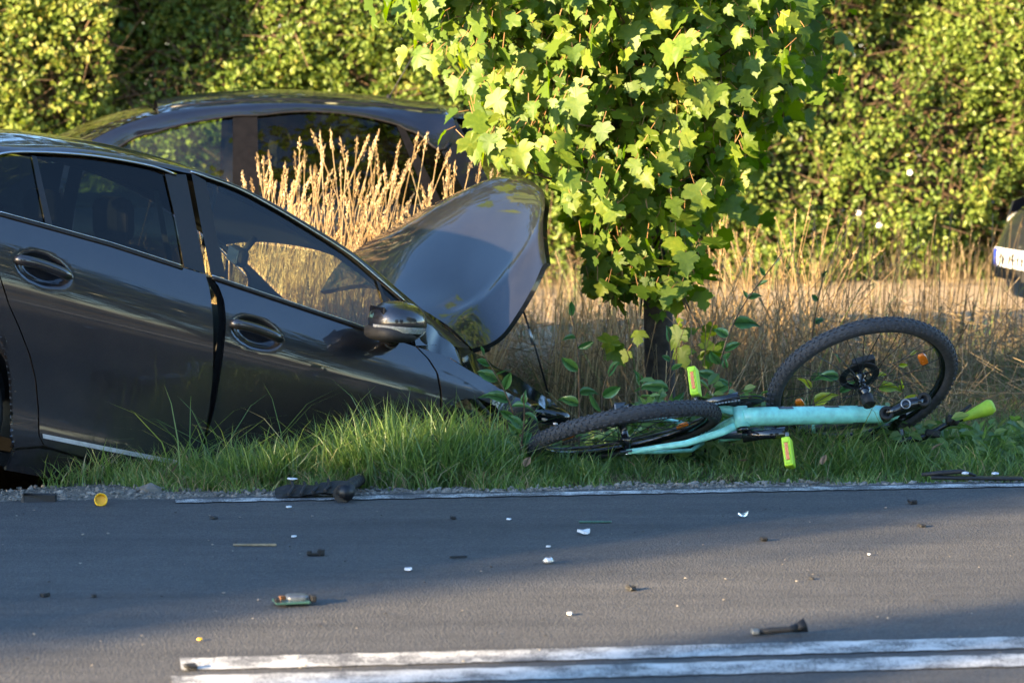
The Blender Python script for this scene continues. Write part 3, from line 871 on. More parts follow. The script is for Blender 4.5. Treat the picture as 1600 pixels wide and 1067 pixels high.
for side in (-1, 1):
    near = side == -1
    rd = car_panel('rear_door', sb, sedan, P1, rd_bot, rd_top, rd_rear, rd_front, 84, 60, side)
    fd = car_panel('front_door', sb, sedan, P1, fd_bot, fd_top, fd_rear, fd_front, 84, 60, side, off=-.004)
    # handles: bar bridging the recess
    for door, h in ((rd, hR), (fd, hF)):
        pts, rr = [], []
        for t in np.linspace(-1, 1, 13):
            xx = h[0] + t * .118; zz = h[1] + .006 - .10 * t * .118 + .010 * (1 - t * t)
            arch = .012 + .016 * (1 - t ** 4)
            yy = float(np.interp(abs(t), [0, 1], [0, 0]))
            w0 = float(sb.prof((zz - sb.zs) / (sb.zb(xx) - sb.zs)) * sb.plan(xx))
            pts.append((xx, side * (w0 - .016 + arch), zz)); rr.append(.017 if abs(t) < .95 else .010)
        mb = MB(); mb.tube(pts, rr, 10, squash=1.25); mb.build('handle', P1, door)
        mb = MB(); lo = [(p[0], p[1] - side * .004, p[2] - .012) for p in pts[2:-2]]; mb.tube(lo, .0035, 6); mb.build('handle_trim', M['chrome'], door)
    # window surrounds and glass
    gR_bot, gR_top = L2((82, 354), (174, 380), (288, 416)), L2((58, 245), (145, 249), (232, 264), (258, 274))
    gR_l, gR_r = L2((82, 354), (68, 295), (58, 245)), L2((288, 416), (275, 345), (258, 274))
    car_panel('window', sb, rd, M['glass_dark'], gR_bot, gR_top, gR_l, gR_r, 24, 12, side, off=-.012, flange=0)
    q_bot, q_top = L2((-78, 312), (0, 331), (72, 351)), L2((-78, 306), (-40, 263), (0, 246), (50, 243))
    q_l, q_r = L2((-78, 312), (-78, 306)), L2((72, 351), (60, 295), (50, 243))
    car_panel('quarter_window', sb, rd, M['glass_dark'], q_bot, q_top, q_l, q_r, 20, 10, side, off=-.012, flange=0)
    car_ribbon('window_divider', sb, rd, M['black_trim'], L2((72, 351), (60, 295), (50, 243)), L2((83, 354), (69, 295), (58, 245)), side=side, off=-.004)
    car_ribbon('pillar_cover', sb, rd, M['black_trim'], L2((258, 272), (275, 345), (288, 417)), L2((291, 273), (306, 350), (322, 428)), side=side, off=-.002)
    car_ribbon('pillar_cover', sb, fd, M['black_trim'], L2((299, 270), (313, 345), (330, 430)), L2((322, 283), (336, 355), (354, 435)), side=side, off=-.002)
    gF_bot, gF_top = L2((354, 436), (432, 464), (545, 502), (606, 521)), L2((322, 283), (376, 303), (432, 333), (489, 367), (545, 403), (588, 437))
    gF_l, gF_r = L2((354, 436), (336, 355), (322, 283)), L2((606, 521), (602, 480), (588, 437))
    car_panel('window', sb, fd, M['glass_clear'], gF_bot, gF_top, gF_l, gF_r, 30, 14, side, off=-.012, flange=0)
    car_ribbon('window_divider', sb, fd, M['black_trim'], L2((606, 521), (602, 480), (588, 437)), L2((614, 524), (609, 482), (594, 441)), side=side, off=-.004)
    car_panel('corner_window', sb, fd, M['glass_dark'], L2((614, 524), (646, 536)), L2((594, 441), (634, 475)), L2((614, 524), (609, 482), (594, 441)), L2((646, 536), (634, 475)), 10, 8, side, off=-.012, flange=0)
    # chrome and belt seals
    ctop = L2((-80, 304), (-42, 259), (0, 241), (55, 238), (145, 244), (232, 259), (275, 273))
    car_tube('chrome_strip', sb, rd, M['chrome'], smooth_curve(ctop, 40), .006, 40, side, off=.002)
    ctf = L2((297, 268), (323, 277), (376, 297), (432, 327), (489, 361), (545, 397), (590, 434), (634, 472))
    car_tube('chrome_strip', sb, fd, M['chrome'], smooth_curve(ctf, 40), .0045, 40, side, off=.002)
    car_tube('belt_seal', sb, rd, M['black_trim'], np.vstack([L2((-78, 314)), rd_top[1:-1] - (0, .004)]), .008, 40, side, off=.0)
    car_tube('belt_seal', sb, fd, M['black_trim'], fd_top[:-1] - (0, .002), .008, 40, side, off=.0)
    bright = rd_top[1:-1] + (0, .007); car_tube('belt_strip', sb, rd, M['chrome'], bright, .003, 40, side, off=.0)
    bright = fd_top[:-1] + (0, .007); car_tube('belt_strip', sb, fd, M['chrome'], bright, .003, 40, side, off=.0)
    # sill strip
    car_ribbon('sill_strip', sb, rd, M['alu_trim'], L2((65, 677), (160, 696), (258, 715), (305, 724)), L2((66, 684), (160, 703), (258, 722), (305, 731)), side=side, off=.009)
    # inner skin so the doors have depth
    car_panel('inner_skin', sb, rd, M['interior'], rd_bot, rd_top, rd_rear, rd_front, 16, 10, side, off=-.07, flange=0)
    car_panel('inner_skin', sb, fd, M['interior'], fd_bot, fd_top, fd_rear, fd_front, 16, 10, side, off=-.07, flange=0)
    # sill
    car_panel('sill', sb, sedan, P1, [(.37, .165), (1.4, .16), (2.25, .165)], np.vstack([[(.378, .245)], rd_bot[:] - (0, .010), [(2.25, .235)]]), [(.37, .165), (.378, .245)], [(2.25, .165), (2.25, .235)], 40, 8, side, off=-.006)
    car_panel('inner_sill', sb, sedan, M['matt_black'], [(.37, .17), (2.25, .17)], [(.40, .42), (2.25, .40)], [(.37, .17), (.40, .42)], [(2.25, .17), (2.25, .40)], 20, 6, side, off=-.045, flange=0)
    # rear quarter around the wheel arch
    arch = [(-.37 * math.cos(t), .32 + .37 * math.sin(t)) for t in np.linspace(-.18, math.pi + .18, 30)]
    qb = np.vstack([[(-.98, .34), (-.55, .28)], arch, rd_rear[:1] - (.006, .0)])
    car_panel('rear_quarter', sb, sedan, P1, qb, np.vstack([[(-.98, 1.10), (-.55, 1.125)], rd_rear[-1:] - (.006, 0)]), [(-.98, .34), (-.98, 1.10)], rd_rear - (.006, 0), 120, 40, side, flange=0)
    car_tube('arch_lip', sb, sedan, M['black_trim'], arch, .007, 60, side, off=-.016, sides=8)
    # C pillar panel above the belt
    car_ribbon('rear_pillar', sb, sedan, P1, np.vstack([[(-.72, 1.11)], L2((-78, 314))]), np.vstack([[(-.62, 1.16)], L2((-85, 262))]), 10, 6, side)

# rail curve: cowl - A pillar - roof edge - C pillar
rail_px = [(735, 545, -.735), (714, 528, -.725), (657, 483, -.705), (601, 434, -.68), (545, 392, -.655), (489, 357, -.632), (432, 323, -.612), (363, 290, -.595), (291, 264, -.588), (203, 244, -.585), (139, 233, -.587), (73, 226, -.592), (0, 225, -.60)]
rail = [px2loc(*p) for p in rail_px]
rail += [np.array([-.12, -.615, rail[-1][2] - .045]), np.array([-.40, -.65, 1.285]), np.array([-.68, -.69, 1.15])]
rail = smooth_curve(np.array(rail), 90)
xh, xrh = float(px2loc(445, 386, 0)[0]), -.08                                    # windscreen header, rear header
iw = int(np.argmin(np.abs(rail[:, 0] - xh))); ir = int(np.argmin(np.abs(rail[:, 0] - xrh)))
def across(seg, bulge_x, crown, n=25, ins=.0):
    out = []
    for k, p in enumerate(seg):
        u = np.linspace(-1, 1, n)
        w = -p[1] - ins
        bx = bulge_x(k / (len(seg) - 1)) if callable(bulge_x) else bulge_x
        out.append(np.stack([p[0] + bx * (1 - u * u), u * w, p[2] + crown * (1 - np.abs(u) ** 2.4)], 1))
    return np.array(out)
mb = MB(); mb.grid(across(rail[iw:ir + 1], 0, .050)); roof = mb.build('roof', P1, sedan)
mb = MB(); g = across(rail[iw:ir + 1], 0, .045, ins=.03); g[..., 2] -= .035; mb.grid(g); mb.build('headliner', M['interior'], roof)
mb = MB(); mb.grid(across(rail[:iw + 1], lambda t: .10 * (1 - t) + .03 * t, .0, ins=.05)); ws = mb.build('windscreen', M['glass_wind'], sedan)
mb = MB(); mb.grid(across(rail[ir:], lambda t: -.12 * t, .03, ins=.06)); mb.build('rear_window', M['glass_dark'], sedan)
for side in (-1, 1):
    mb = MB()
    Pp = rail * np.array([1, -side * -1 * -1, 1]) if False else np.stack([rail[:, 0], side * -rail[:, 1] * 1.0, rail[:, 2]], 1)
    seg = Pp[:ir + 24]
    # pillar and rail band: from the roof edge out to the top of the door frames
    tl = np.vstack([L2((650, 540), (634, 472), (590, 432), (545, 395), (489, 359), (432, 325), (376, 295), (323, 275), (290, 270), (232, 257), (145, 242), (55, 236), (0, 239), (-42, 257), (-84, 300))])
    tl = smooth_curve(tl, 90)
    P2 = car_surf(sb, tl, side, .0)
    Pa = resample(Pp[:int(np.argmin(np.abs(rail[:, 0] + .42)))], 90)
    t = np.linspace(0, 1, 7)[None, :, None]
    G3 = Pa[:, None] * (1 - t) + P2[:, None] * t
    bul = np.sin(t * math.pi) * .010
    G3 = G3 + bul * np.array([0, side * .7, .7])
    mb.grid(G3)
    mb.build('roof_rail', P1, sedan)
    mb = MB(); inner = Pa.copy(); inner[:, 1] -= side * .11; low = P2.copy(); low[:, 1] -= side * .035
    mb.grid(np.stack([inner + np.array([0, 0, -.03]), low], 1)); mb.build('pillar_lining', M['interior'], sedan)
# tail: boot lid, back panel and bumper, outside the frame on the left
mb = MB()
u = np.linspace(-1, 1, 25)
rows = []
for (x0, z0, w) in ((-.66, 1.155, .74), (-.80, 1.145, .78), (-.95, 1.13, .80), (-1.05, 1.09, .80), (-1.07, .95, .80), (-1.06, .80, .80)):
    rows.append(np.stack([x0 + .10 * (u ** 4) * (x0 < -.9), u * w, z0 + .02 * (1 - u * u)], 1))
mb.grid(np.array(rows)); mb.build('boot_lid', P1, sedan)
mb = MB(); rows = []
for (x0, z0, w) in ((-1.05, .80, .82), (-1.13, .74, .84), (-1.14, .58, .85), (-1.11, .40, .84), (-1.02, .30, .80)):
    rows.append(np.stack([x0 + .16 * (np.abs(u) ** 5), u * w, np.full_like(u, z0)], 1))
mb.grid(np.array(rows)); mb.build('rear_bumper', P1, sedan)
for s in (-1, 1):
    mb = MB(); mb.box((-1.0, s * .66, .92), (.12, .30, .16), bev=.03); mb.build('tail_lamp', M['lens_red'], sedan)

def wheel(parent, loc, r=.318, w=.21, side=-1):
    mb = MB()
    ro, ri = r, r * .66
    prof = [(ri, -w * .42), (ri + .03, -w * .5), (ro - .03, -w * .49), (ro - .006, -w * .40), (ro, -w * .2), (ro, w * .2), (ro - .006, w * .40), (ro - .03, w * .49), (ri + .03, w * .5), (ri, w * .42)]
    mb.lathe(prof, 48, 'y')
    wh = mb.build('wheel', M['rubber'], parent)
    wh.location = loc
    mb = MB(); mb.lathe([(ri, -w * .42), (ri - .012, -w * .40), (ri - .02, 0), (ri - .012, w * .40), (ri, w * .42)], 40, 'y')
    mb.lathe([(.0, side * w * .30), (.05, side * w * .30), (.055, side * w * .24)], 20, 'y')
    for k in range(5):
        a = k * 2 * math.pi / 5 + .3
        for da in (-.10, .10):
            mb.tube([(math.cos(a) * .045, side * w * .26, math.sin(a) * .045), (math.cos(a + da) * ri * .55, side * w * .30, math.sin(a + da) * ri * .55), (math.cos(a + da * 1.5) * (ri - .01), side * w * .34, math.sin(a + da * 1.5) * (ri - .01))], [.018, .014, .015], 6)
    mb.build('rim', M['alu'], wh)
    mb = MB(); mb.lathe([(.0, 0), (.14, 0), (.14, .02)], 24, 'y'); mb.build('brake_disc', M['steel'], wh)
    return wh
wheel(sedan, (0, -.755, .312)); wheel(sedan, (0, .755, .312), side=1)
wheel(sedan, (2.58, -.70, .33)); wheel(sedan, (2.66, .755, .30), side=1)
for xx in (0, 2.62):
    for s in (-1, 1):
        mb = MB(); mb.lathe([(.39, s * .50), (.385, s * .84)], 24, 'y', (xx, 0, .32), -.1, math.pi + .1); mb.build('wheel_housing', M['matt_black'], sedan)
mb = MB(); mb.box((1.25, 0, .20), (2.9, 1.52, .05)); mb.build('floor_pan', M['matt_black'], sedan)

# cabin
def seat(x, y, w=.50, parent=sedan, back=.62):
    mb = MB(); mb.box((x, y, .48), (.50, w, .16), bev=.05); s = mb.build('seat', M['seat_cloth'], parent)
    mb = MB(); mb.box((x - .30, y, .80), (.14, w, back), Matrix.Rotation(R(-16), 3, 'Y'), bev=.05); mb.build('backrest', M['seat_cloth'], s)
    mb = MB(); mb.box((x - .40, y, 1.19), (.10, .27, .18), Matrix.Rotation(R(-14), 3, 'Y'), bev=.045); mb.tube([(x - .37, y - .06, 1.05), (x - .39, y - .06, 1.14)], .007, 6); mb.tube([(x - .37, y + .06, 1.05), (x - .39, y + .06, 1.14)], .007, 6); mb.build('headrest', M['seat_cloth'], s)
seat(1.18, -.37); seat(1.18, .37)
seat(.32, -.36, .62, back=.56); seat(.32, .36, .62, back=.56)
mb = MB(); rows = []
for (x0, z0) in ((1.58, .70), (1.60, .90), (1.72, .965), (1.95, .97), (2.30, .955)):
    rows.append(np.stack([np.full(9, x0), np.linspace(-.72, .72, 9), np.full(9, z0)], 1))
mb.grid(np.array(rows)); mb.build('dashboard', M['interior'], sedan)
mb = MB(); 
ring = [Vector((1.42 + .06 * math.sin(a), .37 + .185 * math.cos(a), .90 + .175 * math.sin(a))) for a in np.linspace(0, 2 * math.pi, 25)]
mb.tube([tuple(p) for p in ring], .014, 8, cap=False); mb.tube([(1.43, .20, .89), (1.44, .54, .89)], .02, 6); mb.tube([(1.43, .37, .89), (1.62, .37, .82)], .04, 8); mb.build('steering_wheel', M['matt_black'], sedan)
pm = px2loc(372, 400, 0.02)
mb = MB(); mb.box(pm, (.05, .235, .075), Matrix.Rotation(R(-14), 3, 'Z') @ Matrix.Rotation(R(6), 3, 'X'), bev=.018); mir = mb.build('inside_mirror', M['matt_black'], sedan)
mb = MB(); mb.box(pm + np.array([-.026, 0.0, 0]), (.004, .215, .058), Matrix.Rotation(R(-14), 3, 'Z') @ Matrix.Rotation(R(6), 3, 'X')); mb.build('mirror_glass', M['mirror_glass'], mir)
mb = MB(); mb.tube([pm + np.array([.02, 0, .02]), pm + np.array([.06, 0, .09])], .014, 6); mb.build('mirror_stem', M['matt_black'], mir)
mb = MB(); a = [px2loc(p[0], p[1], -.60) for p in ((238, 296), (246, 330), (252, 365), (262, 408))]; b = [px2loc(p[0] + 9, p[1] + 2, -.60) for p in ((238, 296), (246, 330), (252, 365), (262, 408))]
mb.grid(np.stack([resample(a, 10), resample(b, 10)], 1)); mb.build('pillar_trim', M['trim_beige'], sedan)
mb = MB(); a = px2loc(330, 290, -.55); mb.tube([(a[0], -.60, a[2]), (a[0] - .02, -.62, .55)], .02, 6, squash=.2); mb.build('seat_belt', M['matt_black'], sedan)

# door mirror (near and far)
def superell(c, ax, e1, e2, nu=28, nv=18, u0=-math.pi, u1=math.pi, v0=-math.pi / 2, v1=math.pi / 2, M3=None):
    sp = lambda w, e: np.sign(w) * np.abs(w) ** e
    U, Vv = np.meshgrid(np.linspace(u0, u1, nu), np.linspace(v0, v1, nv), indexing='ij')
    P = np.stack([ax[0] * sp(np.cos(Vv), e1) * sp(np.cos(U), e2), ax[1] * sp(np.cos(Vv), e1) * sp(np.sin(U), e2), ax[2] * sp(np.sin(Vv), e1)], -1)
    if M3 is not None: P = P @ np.array(M3).T
    return P + np.array(c)
mc = px2loc(621, 503, -.985)
for side in (-1, 1):
    c = mc * np.array([1, -side, 1])
    Rz = Matrix.Rotation(R(-8), 3, 'Y')
    mb = MB(); mb.grid(superell(c, (.112, .120, .082), .88, .9, M3=Rz)); mr_ = mb.build('door_mirror', P1, sedan)
    mb = MB(); mb.grid(superell(c + np.array([-.02, 0, -.048]), (.092, .112, .036), .7, .7, M3=Rz)); mb.build('mirror_base_cover', M['matt_black'], mr_)
    mb = MB(); mb.grid(superell(c, (.1145, .1225, .084), .88, .9, nu=20, nv=5, u0=(-math.pi * .98 if side == -1 else math.pi * .25), u1=(-math.pi * .25 if side == -1 else math.pi * .98), v0=-.42, v1=-.12, M3=Rz)); mb.build('indicator_lens', M['lens_clear'], mr_)
    mb = MB(); mb.box(c + np.array([-.094, 0, .004]), (.010, .12, .08), Rz, bev=.004); mb.build('mirror_glass', M['gloss_black'], mr_)
    mb = MB(); mb.tube([c + np.array([.02, -side * .04, -.06]), c + np.array([.045, -side * .10, -.085]), c + np.array([.07, -side * .18, -.085])], [.035, .032, .04], 8, squash=.7); mb.build('mirror_arm', M['gloss_black'], mr_)

# crumpled front: fenders, cowl, engine bay, lamp and bumper remains
def crumple(amp, x0, seed):
    def f(P):
        k = sstep(x0, x0 + .35, P[..., 0]) * amp
        n1 = np.abs(noise2(P[..., 0] * 7 + 1, P[..., 2] * 9, seed)) - .3
        P = P.copy()
        P[..., 1] += k * n1 * -1.0 * np.sign(P[..., 1]) * 1.2
        P[..., 2] += k * .35 * noise2(P[..., 0] * 11, P[..., 2] * 5, seed + 2)
        return P
    return f
ff_l = np.vstack([fd_front[:1] + (.02, -.02), fd_front[1:] + (.008, 0)])
ff_top = np.vstack([ff_l[-1:], L2((699, 557), (730, 577), (780, 606), (815, 624), (838, 640))])
ff_bot = np.vstack([ff_l[:1], L2((694, 660), (702, 637), (722, 624), (748, 622), (775, 634), (800, 670), (815, 690), (838, 700))])
ff_r = np.vstack([ff_bot[-1:], L2((842, 672)), ff_top[-1:]])
car_panel('front_wing', sb, sedan, P1, ff_bot, ff_top, ff_l, ff_r, 70, 30, -1, warp=crumple(.035, 2.25, 4))
car_panel('front_wing', sb, sedan, P1, ff_bot, ff_top, ff_l, ff_r, 70, 30, 1, warp=crumple(.08, 2.2, 9))
def px_ribbon(name, a, b, mat, parent=sedan, n=30, warp=0, m=5):
    A = resample([px2loc(*p) for p in a], n); B = resample([px2loc(*p) for p in b], n)
    t = np.linspace(0, 1, m)[None, :, None]
    P = A[:, None] * (1 - t) + B[:, None] * t
    if warp: P = P + warp * np.stack([noise2(P[..., 0] * 13, P[..., 2] * 9 + P[..., 1] * 7, 1), noise2(P[..., 0] * 11, P[..., 1] * 12, 2), noise2(P[..., 0] * 14, P[..., 1] * 9, 3)], -1)
    mb = MB(); mb.grid(P); return mb.build(name, mat, parent)
px_ribbon('cowl_panel', [(650, 542, -.80), (699, 557, -.80), (730, 577, -.79), (797, 613, -.77), (850, 634, -.75), (884, 650, -.73)], [(640, 472, -.70), (690, 508, -.70), (734, 541, -.70), (786, 581, -.70), (837, 609, -.70), (866, 624, -.70)], GR, warp=.012, m=9)
px_ribbon('crumpled_skirt', [(652, 500, -.775), (690, 525, -.775), (726, 560, -.77)], [(652, 545, -.81), (690, 553, -.81), (724, 572, -.80)], GR, warp=.016, m=8)
mb = MB()
for (cx, cy, cz, dx, dy, dz, rz) in ((2.42, .05, .52, .46, .62, .36, 8), (2.40, -.40, .62, .28, .22, .22, -12), (2.80, -.15, .50, .16, 1.10, .30, 5), (2.62, .45, .60, .30, .30, .26, 20), (2.25, 0, .84, .16, 1.25, .12, 2), (3.02, -.05, .42, .10, 1.2, .22, -6), (2.75, -.45, .66, .22, .20, .14, 28)):
    mb.box((cx, cy, cz), (dx, dy, dz), Matrix.Rotation(R(rz), 3, 'Z') @ Matrix.Rotation(R(rz * .6), 3, 'X'), bev=.02)
for k in range(7):
    y0 = -.5 + k * .16
    mb.tube([(2.3 + .1 * math.sin(k), y0, .72), (2.55, y0 + .12 * math.cos(k * 2), .82), (2.85, y0 + .2 * math.sin(k * 3), .66)], .018, 6)
mb.build('engine_bay', M['matt_black'], sedan)
mb = MB(); P = coons([(3.0, -.84, .30), (3.14, -.5, .32), (3.22, 0, .30), (3.12, .5, .3), (2.98, .8, .3)], [(2.98, -.84, .62), (3.10, -.5, .60), (3.16, 0, .58), (3.08, .5, .6), (2.96, .8, .6)], [(3.0, -.84, .30), (3.04, -.87, .45), (2.98, -.84, .62)], [(2.98, .8, .3), (2.96, .8, .6)], 40, 10)
P = P + .03 * np.stack([noise2(P[..., 1] * 9, P[..., 2] * 8, 3), noise2(P[..., 1] * 7, P[..., 2] * 9, 6) * .5, noise2(P[..., 1] * 12, P[..., 2] * 6, 8)], -1)
mb.grid(P); mb.build('front_bumper', M['matt_black'], sedan)
hl = px2loc(855, 648, -.70)
mb = MB(); mb.grid(superell(hl, (.10, .07, .04), .8, .8, M3=Matrix.Rotation(R(-20), 3, 'Z'))); mb.build('headlamp', M['gloss_black'], sedan)
for px, py, s in ((786, 636, .026), (850, 655, .018), (868, 662, .016), (800, 640, .02)):
    c = px2loc(px, py, -.86)
    mb = MB(); mb.add(IV * rng.uniform(.5, 1.2, (12, 1)) * s * np.array([1, .4, .45]) + c, [tuple(f) for f in IF], False); mb.build('broken_lamp_piece', M['lens_clear'], sedan)

# bonnet, sprung up and buckled
ctrl = [[(735, 531, -.70), (650, 478, -.30), (575, 445, .15), (500, 455, .62)],
        [(775, 512, -.71), (722, 437, -.32), (640, 385, .15), (535, 408, .64)],
        [(820, 438, -.70), (796, 352, -.32), (722, 312, .15), (606, 358, .64)],
        [(858, 345, -.66), (843, 292, -.30), (785, 272, .12), (672, 318, .58)]]
Cg = np.array([[px2loc(*p) for p in r] for r in ctrl])
rows = np.array([smooth_curve(r, 40) for r in Cg])
def trimmed(c, u):                                        # rounded front corners
    vmax = 1 - .26 * max(0, 1 - u / .30) ** 2.2 - .2 * max(0, (u - .75) / .25) ** 2.2
    d = smooth_curve(c, 200)
    return resample(d[:max(3, int(200 * vmax))], 36)
H = np.array([trimmed(rows[:, j], j / 39) for j in range(40)])      # (across, along, 3)
nH = np.cross(np.gradient(H, axis=0), np.gradient(H, axis=1)); nH = unit(nH)
if np.mean(nH[..., 2]) < 0: nH = -nH
uu = np.linspace(0, 1, 40)[:, None]; vv = np.linspace(0, 1, 36)[None]
crease = .014 * np.exp(-((uu - (.17 - .10 * vv)) / .022) ** 2) * sstep(0.02, .2, vv) * sstep(1, .7, vv)
ripple = .0018 * noise2(uu * 9, vv * 7, 5)
H = H + nH * (crease + ripple)[..., None]
H = H - nH * (.045 * np.clip((.13 - uu) / .13, 0, 1) ** 1.5 + .012 * np.clip((vv - .95) / .05, 0, 1) ** 1.6)[..., None]
mb = MB(); mb.grid(H); bonnet = mb.build('bonnet', P1, sedan)
mb = MB(); mb.grid(H - nH * .022); mb.build('bonnet_lining', M['matt_black'], bonnet)
for e, n_ in ((H[0], nH[0]), (H[-1], nH[-1]), (H[:, 0], nH[:, 0]), (H[:, -1], nH[:, -1])):
    mb = MB(); mb.grid(np.stack([e, e - n_ * .010, e - n_ * .0225], 1)); mb.build('bonnet_edge', P1, bonnet)
a, b = px2loc(814, 474, -.62), px2loc(857, 616, -.66)
mb = MB(); mb.tube([a, a * .5 + b * .5 + np.array([.006, 0, 0]), b], .0045, 8); stay = mb.build('bonnet_stay', M['black_trim'], sedan)
mb = MB(); mb.tube([a * .72 + b * .28, a * .55 + b * .45], .0075, 8); mb.build('stay_sleeve', M['alu'], stay)
a, b = px2loc(750, 525, -.62), px2loc(762, 548, -.62)
mb = MB(); mb.tube([a, b], .016, 6); mb.build('bonnet_hinge', M['matt_black'], sedan)
# ------------------------------------------------------------------ hatchbacks
hb = Body(lambda x: .90 + 0 * np.asarray(x, float),
          [(-.12, .76), (0, .80), (.12, .825), (.3, .825), (.55, .838), (.75, .842), (.9, .825), (1.0, .795)],
          lambda x: 1 - .05 * (np.maximum(np.abs(np.asarray(x, float)) - .9, 0) / 1.0) ** 2 - .12 * (np.maximum(np.asarray(x, float) - 1.5, 0) / .65) ** 2, tumble=(.33, .18))
HFv = np.array([-RA[0], -RA[1], 0.0]); HLv = np.array([-HFv[1], HFv[0], 0.0]); HUv = np.array([0, 0, 1.0])
HO = AT(382, 250, 16.0); HO = np.array([HO[0], HO[1], -.10]) - HLv * .80
def hloc(px, py, yl):
    d = ray(px, py); t = ((HO + HLv * yl - CC) @ HLv) / (d @ HLv); p = CC + d * t - HO
    return np.array([p @ HFv, p @ HLv, p @ HUv])
def H2(*pts):
    out = []
    for px, py in pts:
        y = .75
        for _ in range(6):
            p = hloc(px, py, y); y = float(hb.W(p[0], p[2]))
        out.append((p[0], p[2]))
    return np.array(out)
HW = dict(
    ftop=H2((196, 226), (244, 209), (292, 196), (364, 184)), rtop=H2((402, 183), (450, 178), (496, 177), (560, 183), (621, 197)),
    ctop=H2((632, 203), (655, 212), (690, 238)))
h_rail = [hloc(px, py, y) for px, py, y in ((140, 222, .68), (165, 208, .66), (200, 193, .63), (250, 178, .60), (300, 169, .575), (380, 162, .56), (450, 160, .555), (520, 163, .555), (600, 169, .56), (660, 177, .57), (706, 184, .58))]
def hatchback(root, PM, plate=False, antenna=True):
    zb0 = .90
    rail = np.vstack([[(1.28, .74, .93), (1.02, .71, 1.08)], h_rail, [(-1.14, .62, 1.20), (-1.27, .68, .97)]])
    rail = smooth_curve(rail, 90)
    iw = int(np.argmin(np.abs(rail[:, 0] - .42))); ir = int(np.argmin(np.abs(rail[:, 0] - h_rail[-1][0])))
    mirr = rail * np.array([1, -1, 1])
    mb = MB(); mb.grid(across(mirr[iw:ir + 1], 0, .055)); roof = mb.build('roof', PM, root)
    mb = MB(); g = across(mirr[iw:ir + 1], 0, .05, ins=.04); g[..., 2] -= .04; mb.grid(g); mb.build('headliner', M['interior'], roof)
    for k in (-1, 1):                                    # roof joints
        e = mirr[iw:ir + 1]; mb = MB(); mb.tube([(p[0], k * .50, p[2] + .055 * (1 - (.5 / -p[1]) ** 2.4) + .001) for p in e[2:-2:3]], .004, 5); mb.build('roof_joint', M['black_trim'], roof)
    mb = MB(); mb.grid(across(mirr[:iw + 1], lambda t: .22 * (1 - t) + .05 * t, .03, ins=.05)); mb.build('windscreen', M['glass_wind'], root)
    mb = MB(); mb.grid(across(mirr[ir:], lambda t: -.10 * t - .02, .05, ins=.05)); mb.build('rear_window', M['glass_dark'], root)
    e = across(mirr[ir - 2:ir + 1], 0, .055); sp = e.copy()
    mb = MB(); b = e[-1]; mb.grid(np.stack([b + np.array([.02, 0, .004]), b + np.array([-.06, 0, -.004]), b + np.array([-.13, 0, -.025]), b + np.array([-.12, 0, -.042]), b + np.array([-.02, 0, -.03])], 0)); mb.build('roof_spoiler', PM, roof)
    xa, xb = H2((364, 250), (402, 250))[:, 0]
    arch = lambda cx: [(cx + .335 * -math.cos(t), .30 + .335 * math.sin(t)) for t in np.linspace(-.1, math.pi + .1, 22)]
    for side in (1, -1):
        top = [(-1.33, .86), (-1.2, .90), (0, .90), (1.15, .90), (1.60, .84), (1.85, .76)]
        bot = [(-1.38, .36), (-1.345, .30)] + arch(-.95) + [(-.5, .20), (.8, .20)] + arch(1.40) + [(1.80, .28), (1.88, .34)]
        car_panel('side_panel', hb, root, PM, bot, top, [(-1.38, .36), (-1.40, .6), (-1.33, .86)], [(1.88, .34), (1.92, .55), (1.85, .76)], 150, 26, side)
        for xx in (-.02, 1.03):
            cv = [(xx, .24), (xx + .02, .5), (xx, .895)]
            car_tube('door_joint', hb, root, M['black_trim'], cv, .004, 16, side, off=-.001)
        for xx in (-.85, .12):
            P = car_surf(hb, np.array([(xx + .09 * t, .80) for t in np.linspace(-1, 1, 7)]), side, .02)
            mb = MB(); mb.tube([tuple(p) for p in P], .012, 6); mb.build('handle', PM, root)
        ft, rt, ct = HW['ftop'], HW['rtop'], HW['ctop']
        car_panel('window', hb, root, M['glass_clear'], [(1.0, .905), (xa + .004, .905)], np.vstack([[(.98, .915)], ft]), [(1.0, .905), (.98, .915)], [(xa + .004, .905), ft[-1]], 24, 12, side, off=-.010, flange=0)
        car_panel('window', hb, root, M['glass_dark'], [(xb, .905), (-.93, .905)], rt, [(xb, .905), rt[0]], [(-.93, .905), rt[-1]], 24, 12, side, off=-.010, flange=0)
        car_panel('quarter_window', hb, root, M['glass_dark'], [(-.99, .905), (-1.14, .905)], ct, [(-.99, .905), ct[0]], [(-1.14, .905), ct[-1]], 12, 10, side, off=-.010, flange=0)
        car_ribbon('pillar_cover', hb, root, M['pillar_film'], [(xa + .006, .90), ft[-1] + (0, .02)], [(xb - .004, .90), rt[0] + (0, .02)], side=side, off=-.001)
        car_ribbon('pillar_cover', hb, root, M['pillar_film'], [(-.925, .90), rt[-1] + (.006, .006)], [(-.995, .90), ct[0] + (-.002, .006)], side=side, off=-.001)
        car_panel('rear_pillar', hb, root, PM, [(-1.14, .90), (-1.30, .88)], np.vstack([ct[-1:], H2((700, 205), (712, 186))]), [(-1.14, .90), ct[-1]], [(-1.30, .88), H2((712, 186))[0]], 12, 12, side, flange=0)
        tl = np.vstack([[(1.15, .905)], [(.99, .925)], ft + (0, .008), rt + (0, .008), ct + (-.003, .006), H2((712, 200))])
        tl = smooth_curve(tl, 90); P2 = car_surf(hb, tl, side, .002)
        Pa = resample(rail[:ir + 1] * np.array([1, side, 1]), 90)
        t = np.linspace(0, 1, 7)[None, :, None]
        G3 = Pa[:, None] * (1 - t) + P2[:, None] * t + np.sin(t * math.pi) * .014 * np.array([0, side * .7, .7])
        mb = MB(); mb.grid(G3); mb.build('roof_rail', PM, root)
